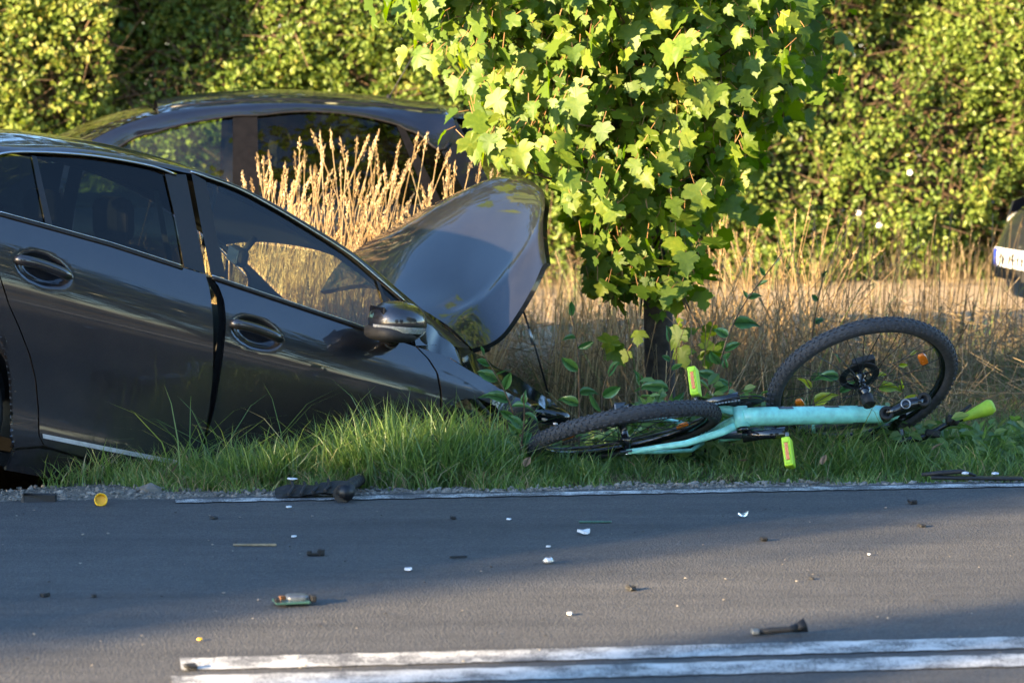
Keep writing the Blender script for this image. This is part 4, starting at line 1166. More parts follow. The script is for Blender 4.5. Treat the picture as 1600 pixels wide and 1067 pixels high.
        car_tube('window_seal', hb, root, M['black_trim'], tl[4:-3], .007, 60, side, off=.004)
        mb = MB(); mb.grid(superell((.92, side * .94, .98), (.07, .10, .075), .6, .6)); dm = mb.build('door_mirror', PM, root)
        mb = MB(); mb.tube([(.94, side * .86, .94), (.96, side * .79, .91)], .03, 6); mb.build('mirror_arm', M['matt_black'], dm)
        for cx in (-.95, 1.40):
            w_ = wheel(root, (cx, side * .70, .30), .30, .19, side)
            mb = MB(); mb.lathe([(.345, side * .45), (.34, side * .80)], 20, 'y', (cx, 0, .30), -.1, math.pi + .1); mb.build('wheel_housing', M['matt_black'], root)
        mb = MB(); P = superell((1.86, side * .57, .66), (.10, .09, .045), .8, .8, M3=Matrix.Rotation(R(side * -28), 3, 'Z') @ Matrix.Rotation(R(12), 3, 'Y')); mb.grid(P); mb.build('headlamp', M['lens_clear'], root)
        mb = MB(); mb.box((-1.35, side * .62, .80), (.10, .16, .24), bev=.03); mb.build('tail_lamp', M['lens_red'], root)
    u = np.linspace(-1, 1, 25)
    def sweep(rows): return np.array([np.stack([x0 - k * np.abs(u) ** p, u * w, z0 + c * (1 - u * u)], 1) for (x0, z0, w, k, p, c) in rows])
    mb = MB(); mb.grid(sweep(((1.30, .92, .72, .10, 2, .03), (1.55, .885, .74, .10, 2, .035), (1.80, .81, .74, .14, 2.4, .03), (2.02, .72, .70, .26, 2.4, .02)))); mb.build('bonnet', PM, root)
    mb = MB(); mb.grid(sweep(((2.03, .715, .70, .27, 2.4, .015), (2.10, .64, .74, .27, 2.6, 0), (2.14, .52, .76, .27, 2.8, 0), (2.13, .36, .77, .27, 3, 0), (2.04, .22, .74, .25, 3, 0)))); bp_ = mb.build('front_bumper', PM, root)
    mb = MB(); mb.grid(sweep(((2.143, .50, .42, .03, 2, 0), (2.147, .42, .44, .03, 2, 0), (2.142, .33, .40, .03, 2, 0)))); mb.build('grille', M['matt_black'], bp_)
    mb = MB(); mb.grid(sweep(((-1.28, .90, .74, -.05, 3, .02), (-1.40, .70, .78, -.06, 3, 0), (-1.47, .52, .79, -.10, 3, 0), (-1.44, .30, .76, -.10, 3, 0)))); mb.build('tailgate', PM, root)
    mb = MB(); mb.box((.2, 0, .2), (3.0, 1.4, .05)); mb.build('floor_pan', M['matt_black'], root)
    for sx, sy in ((.15, .34), (.15, -.34), (-.75, .30), (-.75, -.30)): seat(sx, sy, .46, root, .5)
    mb = MB(); mb.grid(np.array([np.stack([np.full(7, x0), np.linspace(-.68, .68, 7), np.full(7, z0)], 1) for x0, z0 in ((.72, .55), (.74, .84), (.95, .90), (1.30, .90))])); mb.build('dashboard', M['interior'], root)
    if antenna:
        b = hloc(600, 155, .10); mb = MB(); mb.tube([b + np.array([0, 0, -.03]), b + np.array([-.03, 0, .02])], .012, 6); an = mb.build('antenna', M['matt_black'], root)
        mb = MB(); mb.tube([b + np.array([-.03, 0, .015]), b + np.array([-.17, 0, .25])], .0035, 5); mb.build('antenna_rod', M['matt_black'], an)
    if plate:
        mb = MB(); mb.box((2.17, 0, .46), (.012, .52, .112), bev=.004); pl = mb.build('number_plate', M['plate_white'], bp_)
        mb = MB(); mb.box((2.178, -.238, .46), (.004, .04, .10)); mb.build('plate_band', M['plate_blue'], bp_)
        for k, (yy, h_) in enumerate(((-.17, .5), (-.11, -.5), (-.03, .2), (.03, -.4), (.09, .5), (.15, 0), (.21, -.3))):   # the dark characters, unreadable in the photo
            mb = MB(); mb.tube([(2.179, yy, .425), (2.179, yy + .02 * h_, .46), (2.179, yy + .015, .495)], .006, 4); mb.tube([(2.179, yy - .012, .46), (2.179, yy + .022, .46 + .02 * h_)], .006, 4); mb.build('plate_character', M['plate_dark'], bp_)['kind'] = 'stuff'

def mroot(name, F, L, U, O): return empty(name, mat=Matrix(np.column_stack([np.vstack([F, L, U]).T, O]).tolist() + [[0, 0, 0, 1]]))
h1 = mroot('hatchback_car', HFv, HLv, HUv, HO)
tag(h1, 'dark navy hatchback with roof antenna parked behind the tall straw grass', 'car')
hatchback(h1, M['paint_navy'])
ph = R(14)
F3 = np.array([-math.cos(ph), -math.sin(ph), 0]); L3 = np.array([-F3[1], F3[0], 0])
np_ = AT(1582, 405, 18.6)
O3 = np_ - F3 * 2.17; O3[2] = np_[2] - .46
h2 = mroot('hatchback_car', F3, L3, HUv, O3)
tag(h2, 'dark car whose front with a white number plate shows at the right edge', 'car')
hatchback(h2, M['paint_silver'], plate=True, antenna=False)
# ------------------------------------------------------------------ bicycle
def bike_wheel(parent, Mx, R0=.375, name=None, root=None, disc=True, cass=False, seed=0):
    """wheel about local z; parts are children of parent (or of a wheel part)"""
    rt = .0280; Rc = R0 - rt
    def B(mb, n, mat, par): return mb.build(n, mat, par, Mx)
    mb = MB(); prof = [(Rc + rt * math.cos(a), rt * 1.04 * math.sin(a)) for a in np.linspace(-2.5, 2.5, 18)]
    mb.lathe(prof, 72, 'z'); tyre = B(mb, 'tyre', M['rubber_grey'], parent)
    # tread blocks
    V, Fq = [], []
    n = 78
    base = np.array([[sx * .0060, sy * .0042, sz] for sz in (-.003, .0035) for sx, sy in ((-1, -1), (1, -1), (1, 1), (-1, 1))])
    for k in range(n):
        for r_, ang in enumerate((-1.05, -.52, 0, .52, 1.05)):
            t = 2 * math.pi * (k + .5 * (r_ % 2)) / n
            er = np.array([math.cos(t), math.sin(t), 0]); et = np.array([-math.sin(t), math.cos(t), 0]); ez = np.array([0, 0, 1.0])
            nn = er * math.cos(ang) + ez * math.sin(ang); ww = -er * math.sin(ang) + ez * math.cos(ang)
            c = er * (Rc + rt * math.cos(ang)) + ez * rt * 1.04 * math.sin(ang)
            b = len(V)
            V += list(c + base[:, :1] * et + base[:, 1:2] * ww * 1.2 + base[:, 2:] * nn)
            Fq += [(b + 4, b + 5, b + 6, b + 7), (b, b + 1, b + 5, b + 4), (b + 1, b + 2, b + 6, b + 5), (b + 2, b + 3, b + 7, b + 6), (b + 3, b, b + 4, b + 7)]
    V = np.array(V) @ np.array(Mx.to_3x3()).T + np.array(Mx.translation)
    tr = fast('tread_blocks', V, np.array(Fq), M['rubber_grey'], tyre); tr['kind'] = 'stuff'
    mb = MB(); Rr = Rc - rt * .8
    mb.lathe([(Rr, -.013), (Rr - .006, -.012), (Rr - .019, 0), (Rr - .006, .012), (Rr, .013)], 60, 'z'); B(mb, 'rim', M['gloss_black'], parent)
    mb = MB(); mb.lathe([(.008, -.068), (.014, -.06), (.026, -.034), (.026, -.029), (.015, -.022), (.014, .022), (.026, .029), (.026, .034), (.014, .06), (.008, .068)], 20, 'z'); B(mb, 'hub', M['gloss_black'], parent)
    me = None
    for k in range(28):
        t = 2 * math.pi * k / 28; s = 1 if k % 2 else -1
        t2 = t + (.55 if (k // 2) % 2 else -.55)
        a = (math.cos(t2) * .024, math.sin(t2) * .024, s * .031); b = (math.cos(t) * (Rr - .016), math.sin(t) * (Rr - .016), s * .003)
        mb = MB(); mb.tube([a, b], .0017, 4, cap=False); B(mb, 'spoke', M['black_trim'], parent)
    if disc:
        mb = MB(); mb.lathe([(.052, .040), (.080, .040), (.080, .042), (.052, .042), (.052, .040)], 36, 'z')
        for k in range(6):
            t = k * math.pi / 3; mb.tube([(math.cos(t) * .015, math.sin(t) * .015, .041), (math.cos(t + .5) * .054, math.sin(t + .5) * .054, .041)], .005, 5)
        B(mb, 'brake_disc', M['black_trim'], parent)
    if cass:
        for k, rr in enumerate((.062, .054, .047, .041, .036, .031)):
            mb = MB(); mb.lathe([(.018, .036 + k * .004), (rr, .036 + k * .004), (rr, .038 + k * .004), (.018, .038 + k * .004)], 28, 'z'); B(mb, 'sprocket', M['steel'], parent)
    for t in (.35, 3.6):
        mb = MB(); mb.grid(superell((math.cos(t) * (Rr - .075), math.sin(t) * (Rr - .075), .0), (.017, .038, .009), .6, .7, M3=Matrix.Rotation(t, 3, 'Z'), nu=16, nv=8)); B(mb, 'wheel_reflector', M['amber'], parent)
    return tyre

BM = Matrix.Rotation(R(4), 3, 'Z') @ Matrix.Rotation(R(-5.5), 3, 'Y') @ Matrix.Rotation(R(-18), 3, 'X')
BO = AT(1158, 652, 12.12)
bike = empty('bicycle', mat=Matrix.Translation(Vector(BO)) @ BM.to_4x4())
tag(bike, 'mint green mountain bike lying on its side in the verge grass, front wheel torn off', 'bicycle')
mint, nav = M['mint'], M['frame_navy']
def T(name, pts, r, mat=mint, par=None, n=12, squash=None):
    mb = MB(); mb.tube(pts, r, n, squash=squash); return mb.build(name, mat, par or bike)
HB = (.61, .255, 0); HT = (.575, .385, 0)
dt = T('down_tube', [(.0, -.002, 0), (.06, .015, 0), (.56, .235, 0), HB], [.034, .0365, .035, .031], n=18)
T('top_tube', [(.575, .35, 0), (.3, .37, 0), (-.10, .33, 0)], [.026, .024, .020], nav, n=14)
T('top_tube_band', [(.22, .369, 0), (.10, .360, 0)], .0262, mint, n=14); T('top_tube_band', [(.33, .3665, 0), (.315, .3675, 0)], .0262, mint, n=14); T('top_tube_band', [(.03, .353, 0), (-.06, .341, 0)], .0250, mint, n=14)
T('seat_tube', [(0, 0, 0), (-.06, .18, 0), (-.135, .43, 0)], [.021, .018, .018])
T('head_tube', [(.625, .235, 0), (.57, .405, 0)], .027)
T('bottom_bracket', [(0, 0, -.040), (0, 0, .040)], .029, n=18)
T('bottom_bracket_cup', [(0, 0, -.041), (0, 0, -.056)], .024, M['gloss_black'], n=16)
for s in (-1, 1):
    T('chain_stay', [(-.01, .005, s * .025), (-.09, .01, s * .050), (-.22, .02, s * .074), (-.445, .05, s * .078)], [.013, .0115, .010, .008], squash=1.3)
    T('seat_stay', [(-.115, .37, s * .018), (-.17, .31, s * .052), (-.30, .18, s * .068), (-.445, .05, s * .078)], [.009, .008, .0075, .007])
    mb = MB(); mb.box((-.448, .05, s * .078), (.045, .05, .007), bev=.002); mb.build('dropout', nav, bike)
for f0, f1, rr, a0 in ((.14, .20, .0374, .6), (.20, .25, .0372, -1.9), (.33, .39, .0368, .7), (.32, .37, .0368, -2.0), (.47, .51, .0362, .8), (.45, .50, .0362, -1.8)):   # dark decals on the down tube
    mb = MB()
    d0 = np.array([.06, .015, 0]); d1 = np.array([.56, .235, 0]); ax = (d1 - d0) / np.linalg.norm(d1 - d0); n1 = np.cross(ax, [0, 0, 1.0]); n2 = np.array([0, 0, 1.0])
    P = np.array([[d0 + ax * (f - .06) * 1.09 + (n1 * math.cos(a) + n2 * math.sin(a)) * rr * 1.0 for a in np.linspace(a0, a0 + .55, 6)] for f in np.linspace(f0, f1, 5)])
    mb.grid(P); mb.build('frame_decal', nav, dt)
rw = empty('rear_wheel'); rw.parent = bike
bike_wheel(rw, Matrix.Translation((-.445, .05, 0)) @ Matrix.Rotation(R(-4), 4, 'Y'), cass=True, disc=True)
# drivetrain
mb = MB(); mb.lathe([(.045, .052), (.088, .052), (.088, .055), (.045, .055), (.045, .052)], 40, 'z')
for k in range(4): t = k * math.pi / 2 + .4; mb.tube([(0, 0, .055), (.055 * math.cos(t), .055 * math.sin(t), .054)], .008, 6)
mb.lathe([(.090, .058), (.102, .058), (.102, .062), (.090, .062), (.090, .058)], 40, 'z')
mb.build('chainring', M['matt_black'], bike)['kind'] = 'stuff'
mb = MB()
for (p, q_) in (((-.005, -.086, .05), (-.445, .0, .045)), ((-.005, .086, .05), (-.445, .10, .045))):
    p, q_ = np.array(p), np.array(q_)
    for k in range(36):
        c = p + (q_ - p) * (k + .5) / 36
        mb.box(c, (.0085, .007, .0055))
mb.build('chain', M['steel'], bike)['kind'] = 'stuff'
for s, dx in ((1, -1), (-1, 1)):
    e = np.array([dx * .152, -dx * .065, s * .088])
    mb = MB(); mb.tube([(0, 0, s * .072), tuple(e * .5 + np.array([0, 0, s * .036])), tuple(e)], [.018, .013, .015], 10, squash=1.5); ck = mb.build('crank', M['gloss_black'], bike)
    mb = MB(); mb.tube([tuple(e), tuple(e + np.array([0, 0, s * .022]))], .011, 8); mb.build('pedal_axle', M['steel'], ck)
    pc = e + np.array([0, 0, s * .078])
    mb = MB()
    Rp = Matrix.Rotation(R(76), 3, 'Z')
    mb.box(pc, (.088, .034, .112), Rp, bev=.006)
    for sx in (-1, 1):
        for sz in np.linspace(-.04, .04, 5):
            o_ = np.array(Rp @ Vector((sx * .045, 0, sz))); mb.box(pc + o_, (.008, .020, .010), Rp)
    pd = mb.build('pedal', M['neon'], bike); pd['kind'] = 'stuff'
    for sg in (-1, 1):
        mb = MB(); o_ = np.array(Rp @ Vector((sg * .0425, 0, 0)));
        mb.box(pc + np.array(Rp @ Vector((sg * .0475, 0, 0))), (.004, .013, .066), Rp, bev=.001); mb.build('pedal_reflector', M['amber'], pd)
mb = MB(); mb.box((-.455, .0, .085), (.05, .07, .035), bev=.008); mb.tube([(-.455, -.02, .075), (-.42, -.085, .07)], .012, 6); dr = mb.build('derailleur', M['gloss_black'], bike); dr['kind'] = 'stuff'
mb = MB(); mb.tube([(-.445, .05, .08), (-.445, .05, .098)], .009, 8); mb.build('axle_nut', M['chrome'], bike)
mb = MB(); mb.tube([(-.445, .05, -.08), (-.445, .05, -.092)], .009, 8); mb.build('axle_nut', M['chrome'], bike)
T('brake_cable', [(.60, .30, .03), (.42, .22, .038), (.2, .10, .040), (.03, .02, .042), (-.1, .03, .06)], .0028, M['matt_black'], n=5)
# fork crown, turned square to the frame, stanchions gone
ca = Matrix.Rotation(R(14), 3, 'Y')
def CR(x, y, z): v = ca.inverted() @ Vector((x, 0, z)); return (.665 + v.x, .215 + y, .012 + v.z)
mb = MB()
P = [CR(-.076, 0, 0), CR(-.045, -.004, 0), CR(0, -.010, .004), CR(.045, -.004, 0), CR(.076, 0, 0)]
mb.tube(P, [.027, .025, .031, .025, .027], 14, squash=.95); crown = mb.build('fork_crown', M['gloss_black'], bike)
for sx in (-.078, .078):
    c = CR(sx, 0, 0); mb = MB(); mb.lathe([(.0, -.014), (.013, -.014), (.0145, -.026), (.0255, -.026), (.0285, -.020), (.0285, .030)], 22, 'y', c); mb.build('stanchion_socket', M['matt_black'], crown)
c = CR(0.002, 0, .006); mb = MB(); mb.lathe([(.0145, .02), (.0145, -.036), (.0195, -.038), (.0205, -.032), (.0205, .01)], 22, 'y', c); mb.build('steerer_ring', M['alu'], crown)
mb = MB(); mb.lathe([(0, -.026), (.0143, -.026)], 18, 'y', c); mb.build('steerer_bore', M['interior'], crown)
T('stem', [(.655, .25, -.01), (.64, .40, -.025), (.675, .445, -.07)], [.020, .020, .017], M['gloss_black'])
T('handlebar', [(.40, .50, -.150), (.55, .46, -.105), (.675, .445, -.080), (.77, .44, -.073), (.86, .435, -.035), (1.02, .43, .010)], [.011, .012, .0155, .0135, .011, .011], M['gloss_black'])
T('grip', [(.925, .4325, -.017), (.95, .432, -.010), (1.0, .431, .004), (1.04, .43, .016), (1.055, .43, .021)], [.015, .017, .026, .032, .024], M['grip'], n=14)
T('grip', [(.40, .50, -.150), (.31, .52, -.175)], [.017, .022], M['grip'])
mb = MB(); mb.box((.885, .425, -.022), (.05, .05, .035), ca, bev=.008); mb.tube([(.87, .40, -.045), (.90, .37, -.01), (.955, .36, .02)], .006, 6); mb.build('brake_lever', M['matt_black'], bike)['kind'] = 'stuff'
mb = MB(); mb.box((.80, .43, -.066), (.06, .04, .03), ca, bev=.008); mb.build('shifter', M['matt_black'], bike)
mb = MB(); mb.box((.672, .40, -.055), (.02, .03, .03), bev=.004); mb.build('crown_reflector', M['lens_red'], bike)
T('seat_post', [(-.12, .38, 0), (-.18, .57, 0)], .0135, M['gloss_black'])
mb = MB(); rows = []
for (f, w) in ((-.30, .062), (-.26, .068), (-.18, .045), (-.10, .020), (-.05, .014)):
    th_ = np.linspace(0, 2 * math.pi, 15)
    rows.append(np.stack([np.full(15, f), .60 + .018 * np.sin(th_), w * np.cos(th_)], 1))
mb.grid(np.array(rows)); mb.build('saddle', M['matt_black'], bike)

# front wheel, torn off, leaning over the frame
e1 = unit(np.array([math.cos(R(13)), .05, math.sin(R(13))])); e2 = unit(np.array([-.05, -math.cos(R(44)), math.sin(R(44))]))
e2 = -unit(e2 - e1 * (e1 @ e2)); e3 = np.cross(e1, e2)
WO = AT(1347, 600, 12.36)
fw = mroot('torn_off_bicycle_wheel', e1, e2, e3, WO)
tag(fw, 'knobbly front wheel with disc brake leaning up behind the mint bicycle frame', 'bicycle wheel')
bike_wheel(fw, Matrix.Rotation(R(-35), 4, 'Z'), R0=.378)
mb = MB(); mb.tube([(0, 0, .066), (0, 0, .095)], .022, 12); mb.box((.03, -.02, .085), (.09, .05, .03), bev=.008); mb.build('brake_caliper', M['matt_black'], fw)['kind'] = 'stuff'
mb = MB(); mb.tube([(0, 0, -.060), (0, 0, -.105)], .024, 12); mb.build('fork_end', M['matt_black'], fw)
# ------------------------------------------------------------------ grass
def in_car(x, y, O, F, L, box):
    dx = x - O[0]; dy = y - O[1]; h = math.hypot(F[0], F[1])
    a = (dx * F[0] + dy * F[1]) / h; b = dx * L[0] + dy * L[1]
    return (a > box[0]) & (a < box[1]) & (np.abs(b) < box[2])
def free(x, y):
    return ~(in_car(x, y, SO, SF, SL, (-1.1, 3.1, .90)) | in_car(x, y, HO, HFv, HLv, (-1.7, 2.15, .84)) | in_car(x, y, O3, F3, L3, (-1.7, 2.15, .84)))

def low(x, y):
    q = Q(x, y)
    dip = 1 - .72 * np.exp(-(((x - 1.86) / .30) ** 2 + ((y - 12.45) / .35) ** 2))
    return dip * (1 - .62 * sstep(-.05, .15, x) * sstep(1.75, 1.5, x) * sstep(1.25, 1.0, q + .55 * sstep(.85, 1.05, x)))

def blades(x, y, h, w, bend, tint, mat, name, label, cat, z=None):
    n = len(x); h = h * low(x, y)
    z = ground_z(x, y) - .01 if z is None else z
    base = np.stack([x, y, z], 1)
    az = rng.uniform(0, 2 * math.pi, n)
    side = np.stack([np.cos(az), np.sin(az), np.zeros(n)], 1)
    la = rng.uniform(0, 2 * math.pi, n)
    lean = np.stack([np.cos(la), np.sin(la), np.zeros(n)], 1)
    lv = [0, .4, .75, 1.0]; wv = [1, .85, .5, .0]
    rows = []
    for t, ww in zip(lv, wv):
        zz = h * (t - .35 * bend * t ** 2.5)
        c = base + lean * (bend * h * (.25 * t + .55 * t ** 2.4))[:, None] + np.array([0, 0, 1.0]) * zz[:, None]
        if ww > 0: rows += [c - side * (w * ww)[:, None] * .5, c + side * (w * ww)[:, None] * .5]
        else: rows += [c]
    V = np.stack(rows, 1).reshape(-1, 3)
    b = (np.arange(n) * 7)[:, None]
    Q4 = np.vstack([b + np.array([[0, 1, 3, 2]]), b + np.array([[2, 3, 5, 4]])]); T3 = b + np.array([[4, 5, 6]])
    o = fast(name, V, [Q4, T3], mat, tint=np.repeat(tint, 7))
    return tag(o, label, cat, kind='stuff')

def scatter(n, a0, a1, q0, q1, clump=0.0, seed=1, fmin=None, dens=None):
    a0, a1 = a0 + 1.55, a1 + 1.55
    a = rng.uniform(a0, a1, n); q = rng.uniform(q0, q1, n)
    if clump:
        nc = max(4, int(n / 28)); ca, cq = rng.uniform(a0, a1, nc), rng.uniform(q0, q1, nc)
        j = rng.integers(0, nc, n); m = rng.random(n) < clump
        a = np.where(m, ca[j] + rng.normal(0, .035, n), a); q = np.where(m, cq[j] + rng.normal(0, .03, n), q)
    x, y = XY(a, q)
    ok = free(x, y) & (q > gravel_w(a) * .93 + .035 * noise1(a * 9, 6) - .02)
    return x[ok], y[ok], a[ok], q[ok]

x, y, a, q = scatter(46000, -1.75, 2.7, .20, 1.35, .6)
hh = rng.uniform(.05, .16, len(x)) * (1 + .9 * sstep(.3, .8, q)) * (.9 + .6 * noise1(a * 2.3, 8)) * (.45 + .55 * sstep(-1.5, -.9, x)) + .01
t = np.clip(rng.beta(2, 3, len(x)) + .30 * (rng.random(len(x)) < .16) + .28 * noise2(x * 4, y * 5, 2), 0, 1)
kp = rng.random(len(x)) < np.clip(.85 + .6 * noise2(x * 5.5, y * 7, 8), .25, 1)
x, y, a, q, hh, t = x[kp], y[kp], a[kp], q[kp], hh[kp] * (1 + .35 * noise2(x[kp] * 9, y[kp] * 9, 4)), t[kp]
blades(x, y, hh, rng.uniform(.0028, .0058, len(x)), rng.uniform(.3, 1.35, len(x)), t, M['grass'], 'verge_grass', 'short green grass along the edge of the road', 'grass')
x, y, a, q = scatter(9000, -1.45, .35, .38, 1.05, .75)
hh = rng.uniform(.12, .34, len(x)) * (.8 + .45 * noise1(a * 5, 4)) * sstep(-1.35, -.75, x) + .03
blades(x, y, hh, rng.uniform(.004, .0075, len(x)), rng.uniform(.2, 1.2, len(x)), np.clip(rng.beta(2, 3.2, len(x)) + .25 * (rng.random(len(x)) < .1), 0, 1), M['grass'], 'tall_green_grass', 'tall green grass tufts in front of the crashed saloon', 'grass')
x, y, a, q = scatter(15000, .7, 2.9, .40, 2.0, .65)
hh = rng.uniform(.10, .32, len(x)) * (.7 + .5 * sstep(1.0, 1.8, x)) * (1 + .3 * noise1(a * 5, 4))
blades(x, y, hh, rng.uniform(.0035, .0068, len(x)), rng.uniform(.3, 1.35, len(x)), np.clip(rng.beta(2, 3, len(x)) + .25 * (rng.random(len(x)) < .15), 0, 1), M['grass'], 'tufted_grass', 'tufted green grass around the bicycle handlebar and wheel', 'grass')
x, y, a, q = scatter(900, -1.2, 2.6, .40, 1.2, .3)
blades(x, y, rng.uniform(.22, .50, len(x)), rng.uniform(.003, .006, len(x)), rng.uniform(.5, 1.5, len(x)), np.clip(rng.beta(2, 2, len(x)), 0, 1), M['grass'], 'arching_grass', 'long arching single blades standing out of the verge', 'grass')
x, y, a, q = scatter(5200, -1.3, 2.7, .24, 1.2, .6)
blades(x, y, rng.uniform(.05, .20, len(x)), rng.uniform(.002, .004, len(x)), rng.uniform(.8, 1.6, len(x)), rng.random(len(x)) * .9, M['dry'], 'withered_grass', 'withered brown blades lying in the green verge', 'grass')
xx = rng.uniform(-.42, .24, 700); yy = rng.uniform(11.95, 12.3, 700)
blades(xx, yy, rng.uniform(.16, .40, 700) * np.interp(xx, [-.42, -.1, .24], [1, 1, .9]), rng.uniform(.005, .010, 700), rng.uniform(.2, 1.2, 700), rng.beta(2, 3, 700), M['grass'], 'coarse_grass', 'tall coarse grass blades before the crumpled front wing', 'grass')
# dry grass on the far bank and field
x, y, a, q = scatter(34000, -1.2, 3.6, 1.45, 4.6, .55)
hh = rng.uniform(.10, .42, len(x)) * (.8 + .35 * noise2(x * 2, y * 2, 6))
t = np.clip(rng.beta(2.2, 2.6, len(x)) * .93, 0, .93); t = np.where(rng.random(len(x)) < np.where(x > 1.4, .42, .24), 1.0, t)
blades(x, y, hh, rng.uniform(.0022, .0050, len(x)), rng.uniform(.3, 1.6, len(x)), t, M['dry'], 'dry_bank_grass', 'dry brown grass on the ditch bank behind the bicycle', 'grass')
x, y, a, q = scatter(14000, -4.5, 6.5, 4.6, 11.2, .55)
near_dirt = (q > 7.4) & (q < 10.2) & (x > 1.2)
k_ = ~near_dirt | (rng.random(len(x)) < .10); x, y, q = x[k_], y[k_], q[k_]
t = np.clip(rng.beta(2.2, 2.4, len(x)) * .95, 0, .93); t = np.where(rng.random(len(x)) < .2, 1.0, t)
blades(x, y, rng.uniform(.10, .42, len(x)), rng.uniform(.004, .008, len(x)), rng.uniform(.1, .8, len(x)), t, M['dry'], 'field_grass', 'sparse dry grass on the ground before the hedge', 'grass')

n = 5200                                                 # broken stems lying criss-cross in the dry bank
a = rng.uniform(.6, 5.2, n); q = rng.uniform(1.7, 5.2, n); x, y = XY(a, q); ok = free(x, y); x, y = x[ok], y[ok]; n = len(x)
A = np.stack([x, y, ground_z(x, y) + rng.uniform(.04, .42, n) ** 1.2], 1)
d = rand_unit(n) * np.array([1, .7, .55])
V, F = sticks(A, A + unit(d) * rng.uniform(.12, .38, (n, 1)), .0017, .0011, 3)
tag(fast('broken_stems', V, F, M['dry'], tint=np.repeat(rng.beta(3, 2, n) * .93, 6)), 'broken straw stems lying criss-cross in the dry bank', 'grass', kind='stuff')

def stalks(P, h, lean, headlen, tint, name, label, mat, spik=22, thick=.0024, hw=.010):
    """stems with a seed head of small spikelets"""
    n = len(P); h = np.asarray(h)
    VV, FF, TT, nb = [], [], [], 0
    for i in range(n):
        b = np.array(P[i]); d = np.array([lean[i][0], lean[i][1], 0])
        pts = [b + d * h[i] * (t ** 1.8) + np.array([0, 0, h[i] * (t - .10 * t * t * np.linalg.norm(d))]) for t in (0, .35, .7, 1.0)]
        for sd in (np.array([1, 0, 0]), np.array([.3, .95, 0])):
            V = []
            for p in pts: V += [p - sd * thick / 2, p + sd * thick / 2]
            VV.append(np.array(V)); FF.append(np.array([[0, 1, 3, 2], [2, 3, 5, 4], [4, 5, 7, 6]]) + nb); TT.append(np.full(8, tint[i])); nb += 8
        ax = unit(pts[3] - pts[2])
        for k in range(spik):
            f = k / spik; c = pts[3] - ax * headlen[i] * (1 - f) + ax * .0
            w = hw * math.sin(math.pi * (.12 + .8 * f)) * random.uniform(.6, 1.25)
            r = rng.normal(size=3); r = unit(r - ax * (r @ ax)); s = np.cross(ax, r)
            L_ = headlen[i] * random.uniform(.10, .2)
            V = np.array([c, c + r * w + ax * L_ * .4 - s * w * .35, c + r * w * .9 + ax * L_, c + r * w + ax * L_ * .4 + s * w * .35])
            VV.append(V); FF.append(np.array([[0, 1, 2, 3]]) + nb); TT.append(np.full(4, np.clip(tint[i] + rng.normal(0, .15), 0, 1))); nb += 4
    o = fast(name, np.vstack(VV), np.vstack(FF), mat, tint=np.concatenate(TT))
    return tag(o, label, 'grass', kind='stuff')

def stand(n, pxa, pxb, Ya, Yb, prof, spread=.12):
    Y = rng.uniform(Ya, Yb, n); px = rng.uniform(pxa, pxb, n)
    x = (px - 800) / FPX * Y
    ok = free(x, Y); x, Y, px = x[ok], Y[ok], px[ok]
    z = ground_z(x, Y)
    top = CAMH - (np.interp(px, *zip(*prof)) - 55) / FPX * Y
    h = np.maximum(.2, (top - z) * (1 - rng.random(len(x)) ** .75 * .62))
    return np.stack([x, Y, z], 1), h, rng.normal(.06, spread, (len(x), 2)) * np.array([1, .7])
P_, h_, l_ = stand(640, 335, 750, 14.2, 15.55, [(335, 262), (400, 235), (470, 195), (520, 172), (560, 172), (620, 195), (680, 215), (745, 255)])
stalks(P_, h_, l_, rng.uniform(.07, .14, len(P_)), rng.random(len(P_)), 'tall_straw_grass', 'tall sunlit straw-coloured grass with seed heads between the two dark cars', M['straw'], spik=26, thick=.0038, hw=.011)
Y = rng.uniform(14.2, 15.5, 4200); xx = rng.uniform(-1.45, -.10, 4200); ok = free(xx, Y); xx, Y = xx[ok], Y[ok]
blades(xx, Y, rng.uniform(.3, .95, len(xx)), rng.uniform(.004, .008, len(xx)), rng.uniform(.05, .5, len(xx)), rng.random(len(xx)), M['straw'], 'straw_undergrowth', 'dense straw leaves at the foot of the tall grass', 'grass')
P_, h_, l_ = stand(170, 1085, 1300, 14.9, 16.6, [(1085, 330), (1150, 300), (1190, 285), (1240, 300), (1300, 330)], .26)
stalks(P_, h_, l_, rng.uniform(.07, .13, len(P_)), rng.random(len(P_)) * .7, 'dry_stalks', 'dry brown stalks right of the maple trunk', M['straw'], spik=14, thick=.004, hw=.009)
P_, h_, l_ = stand(150, 1280, 1600, 15.2, 19.5, [(1280, 290), (1400, 310), (1600, 330)], .07)
stalks(P_, h_, l_, rng.uniform(.08, .15, len(P_)), rng.random(len(P_)) * .6, 'field_stalks', 'thin dry stalks standing in front of the hedge at right', M['dry'], spik=12, thick=.0035, hw=.008)
P_, h_, l_ = stand(110, 850, 1010, 14.2, 15.6, [(850, 380), (1010, 360)], .15)
stalks(P_, h_, l_, rng.uniform(.05, .10, len(P_)), rng.random(len(P_)), 'straw_clump', 'sunlit straw clump left of the maple trunk', M['straw'], spik=10, thick=.004, hw=.008)
P_, h_, l_ = stand(240, 870, 1560, 13.5, 15.4, [(870, 400), (1000, 420), (1150, 380), (1300, 430), (1560, 450)], .30)
stalks(P_, h_, l_, rng.uniform(.05, .11, len(P_)), rng.random(len(P_)), 'wild_dry_grass', 'wild leaning dry grass stems around the maple trunk', M['dry'], spik=9, thick=.003, hw=.007)
P_, h_, l_ = stand(16, 180, 340, 14.3, 15.4, [(180, 215), (340, 205)], .06)
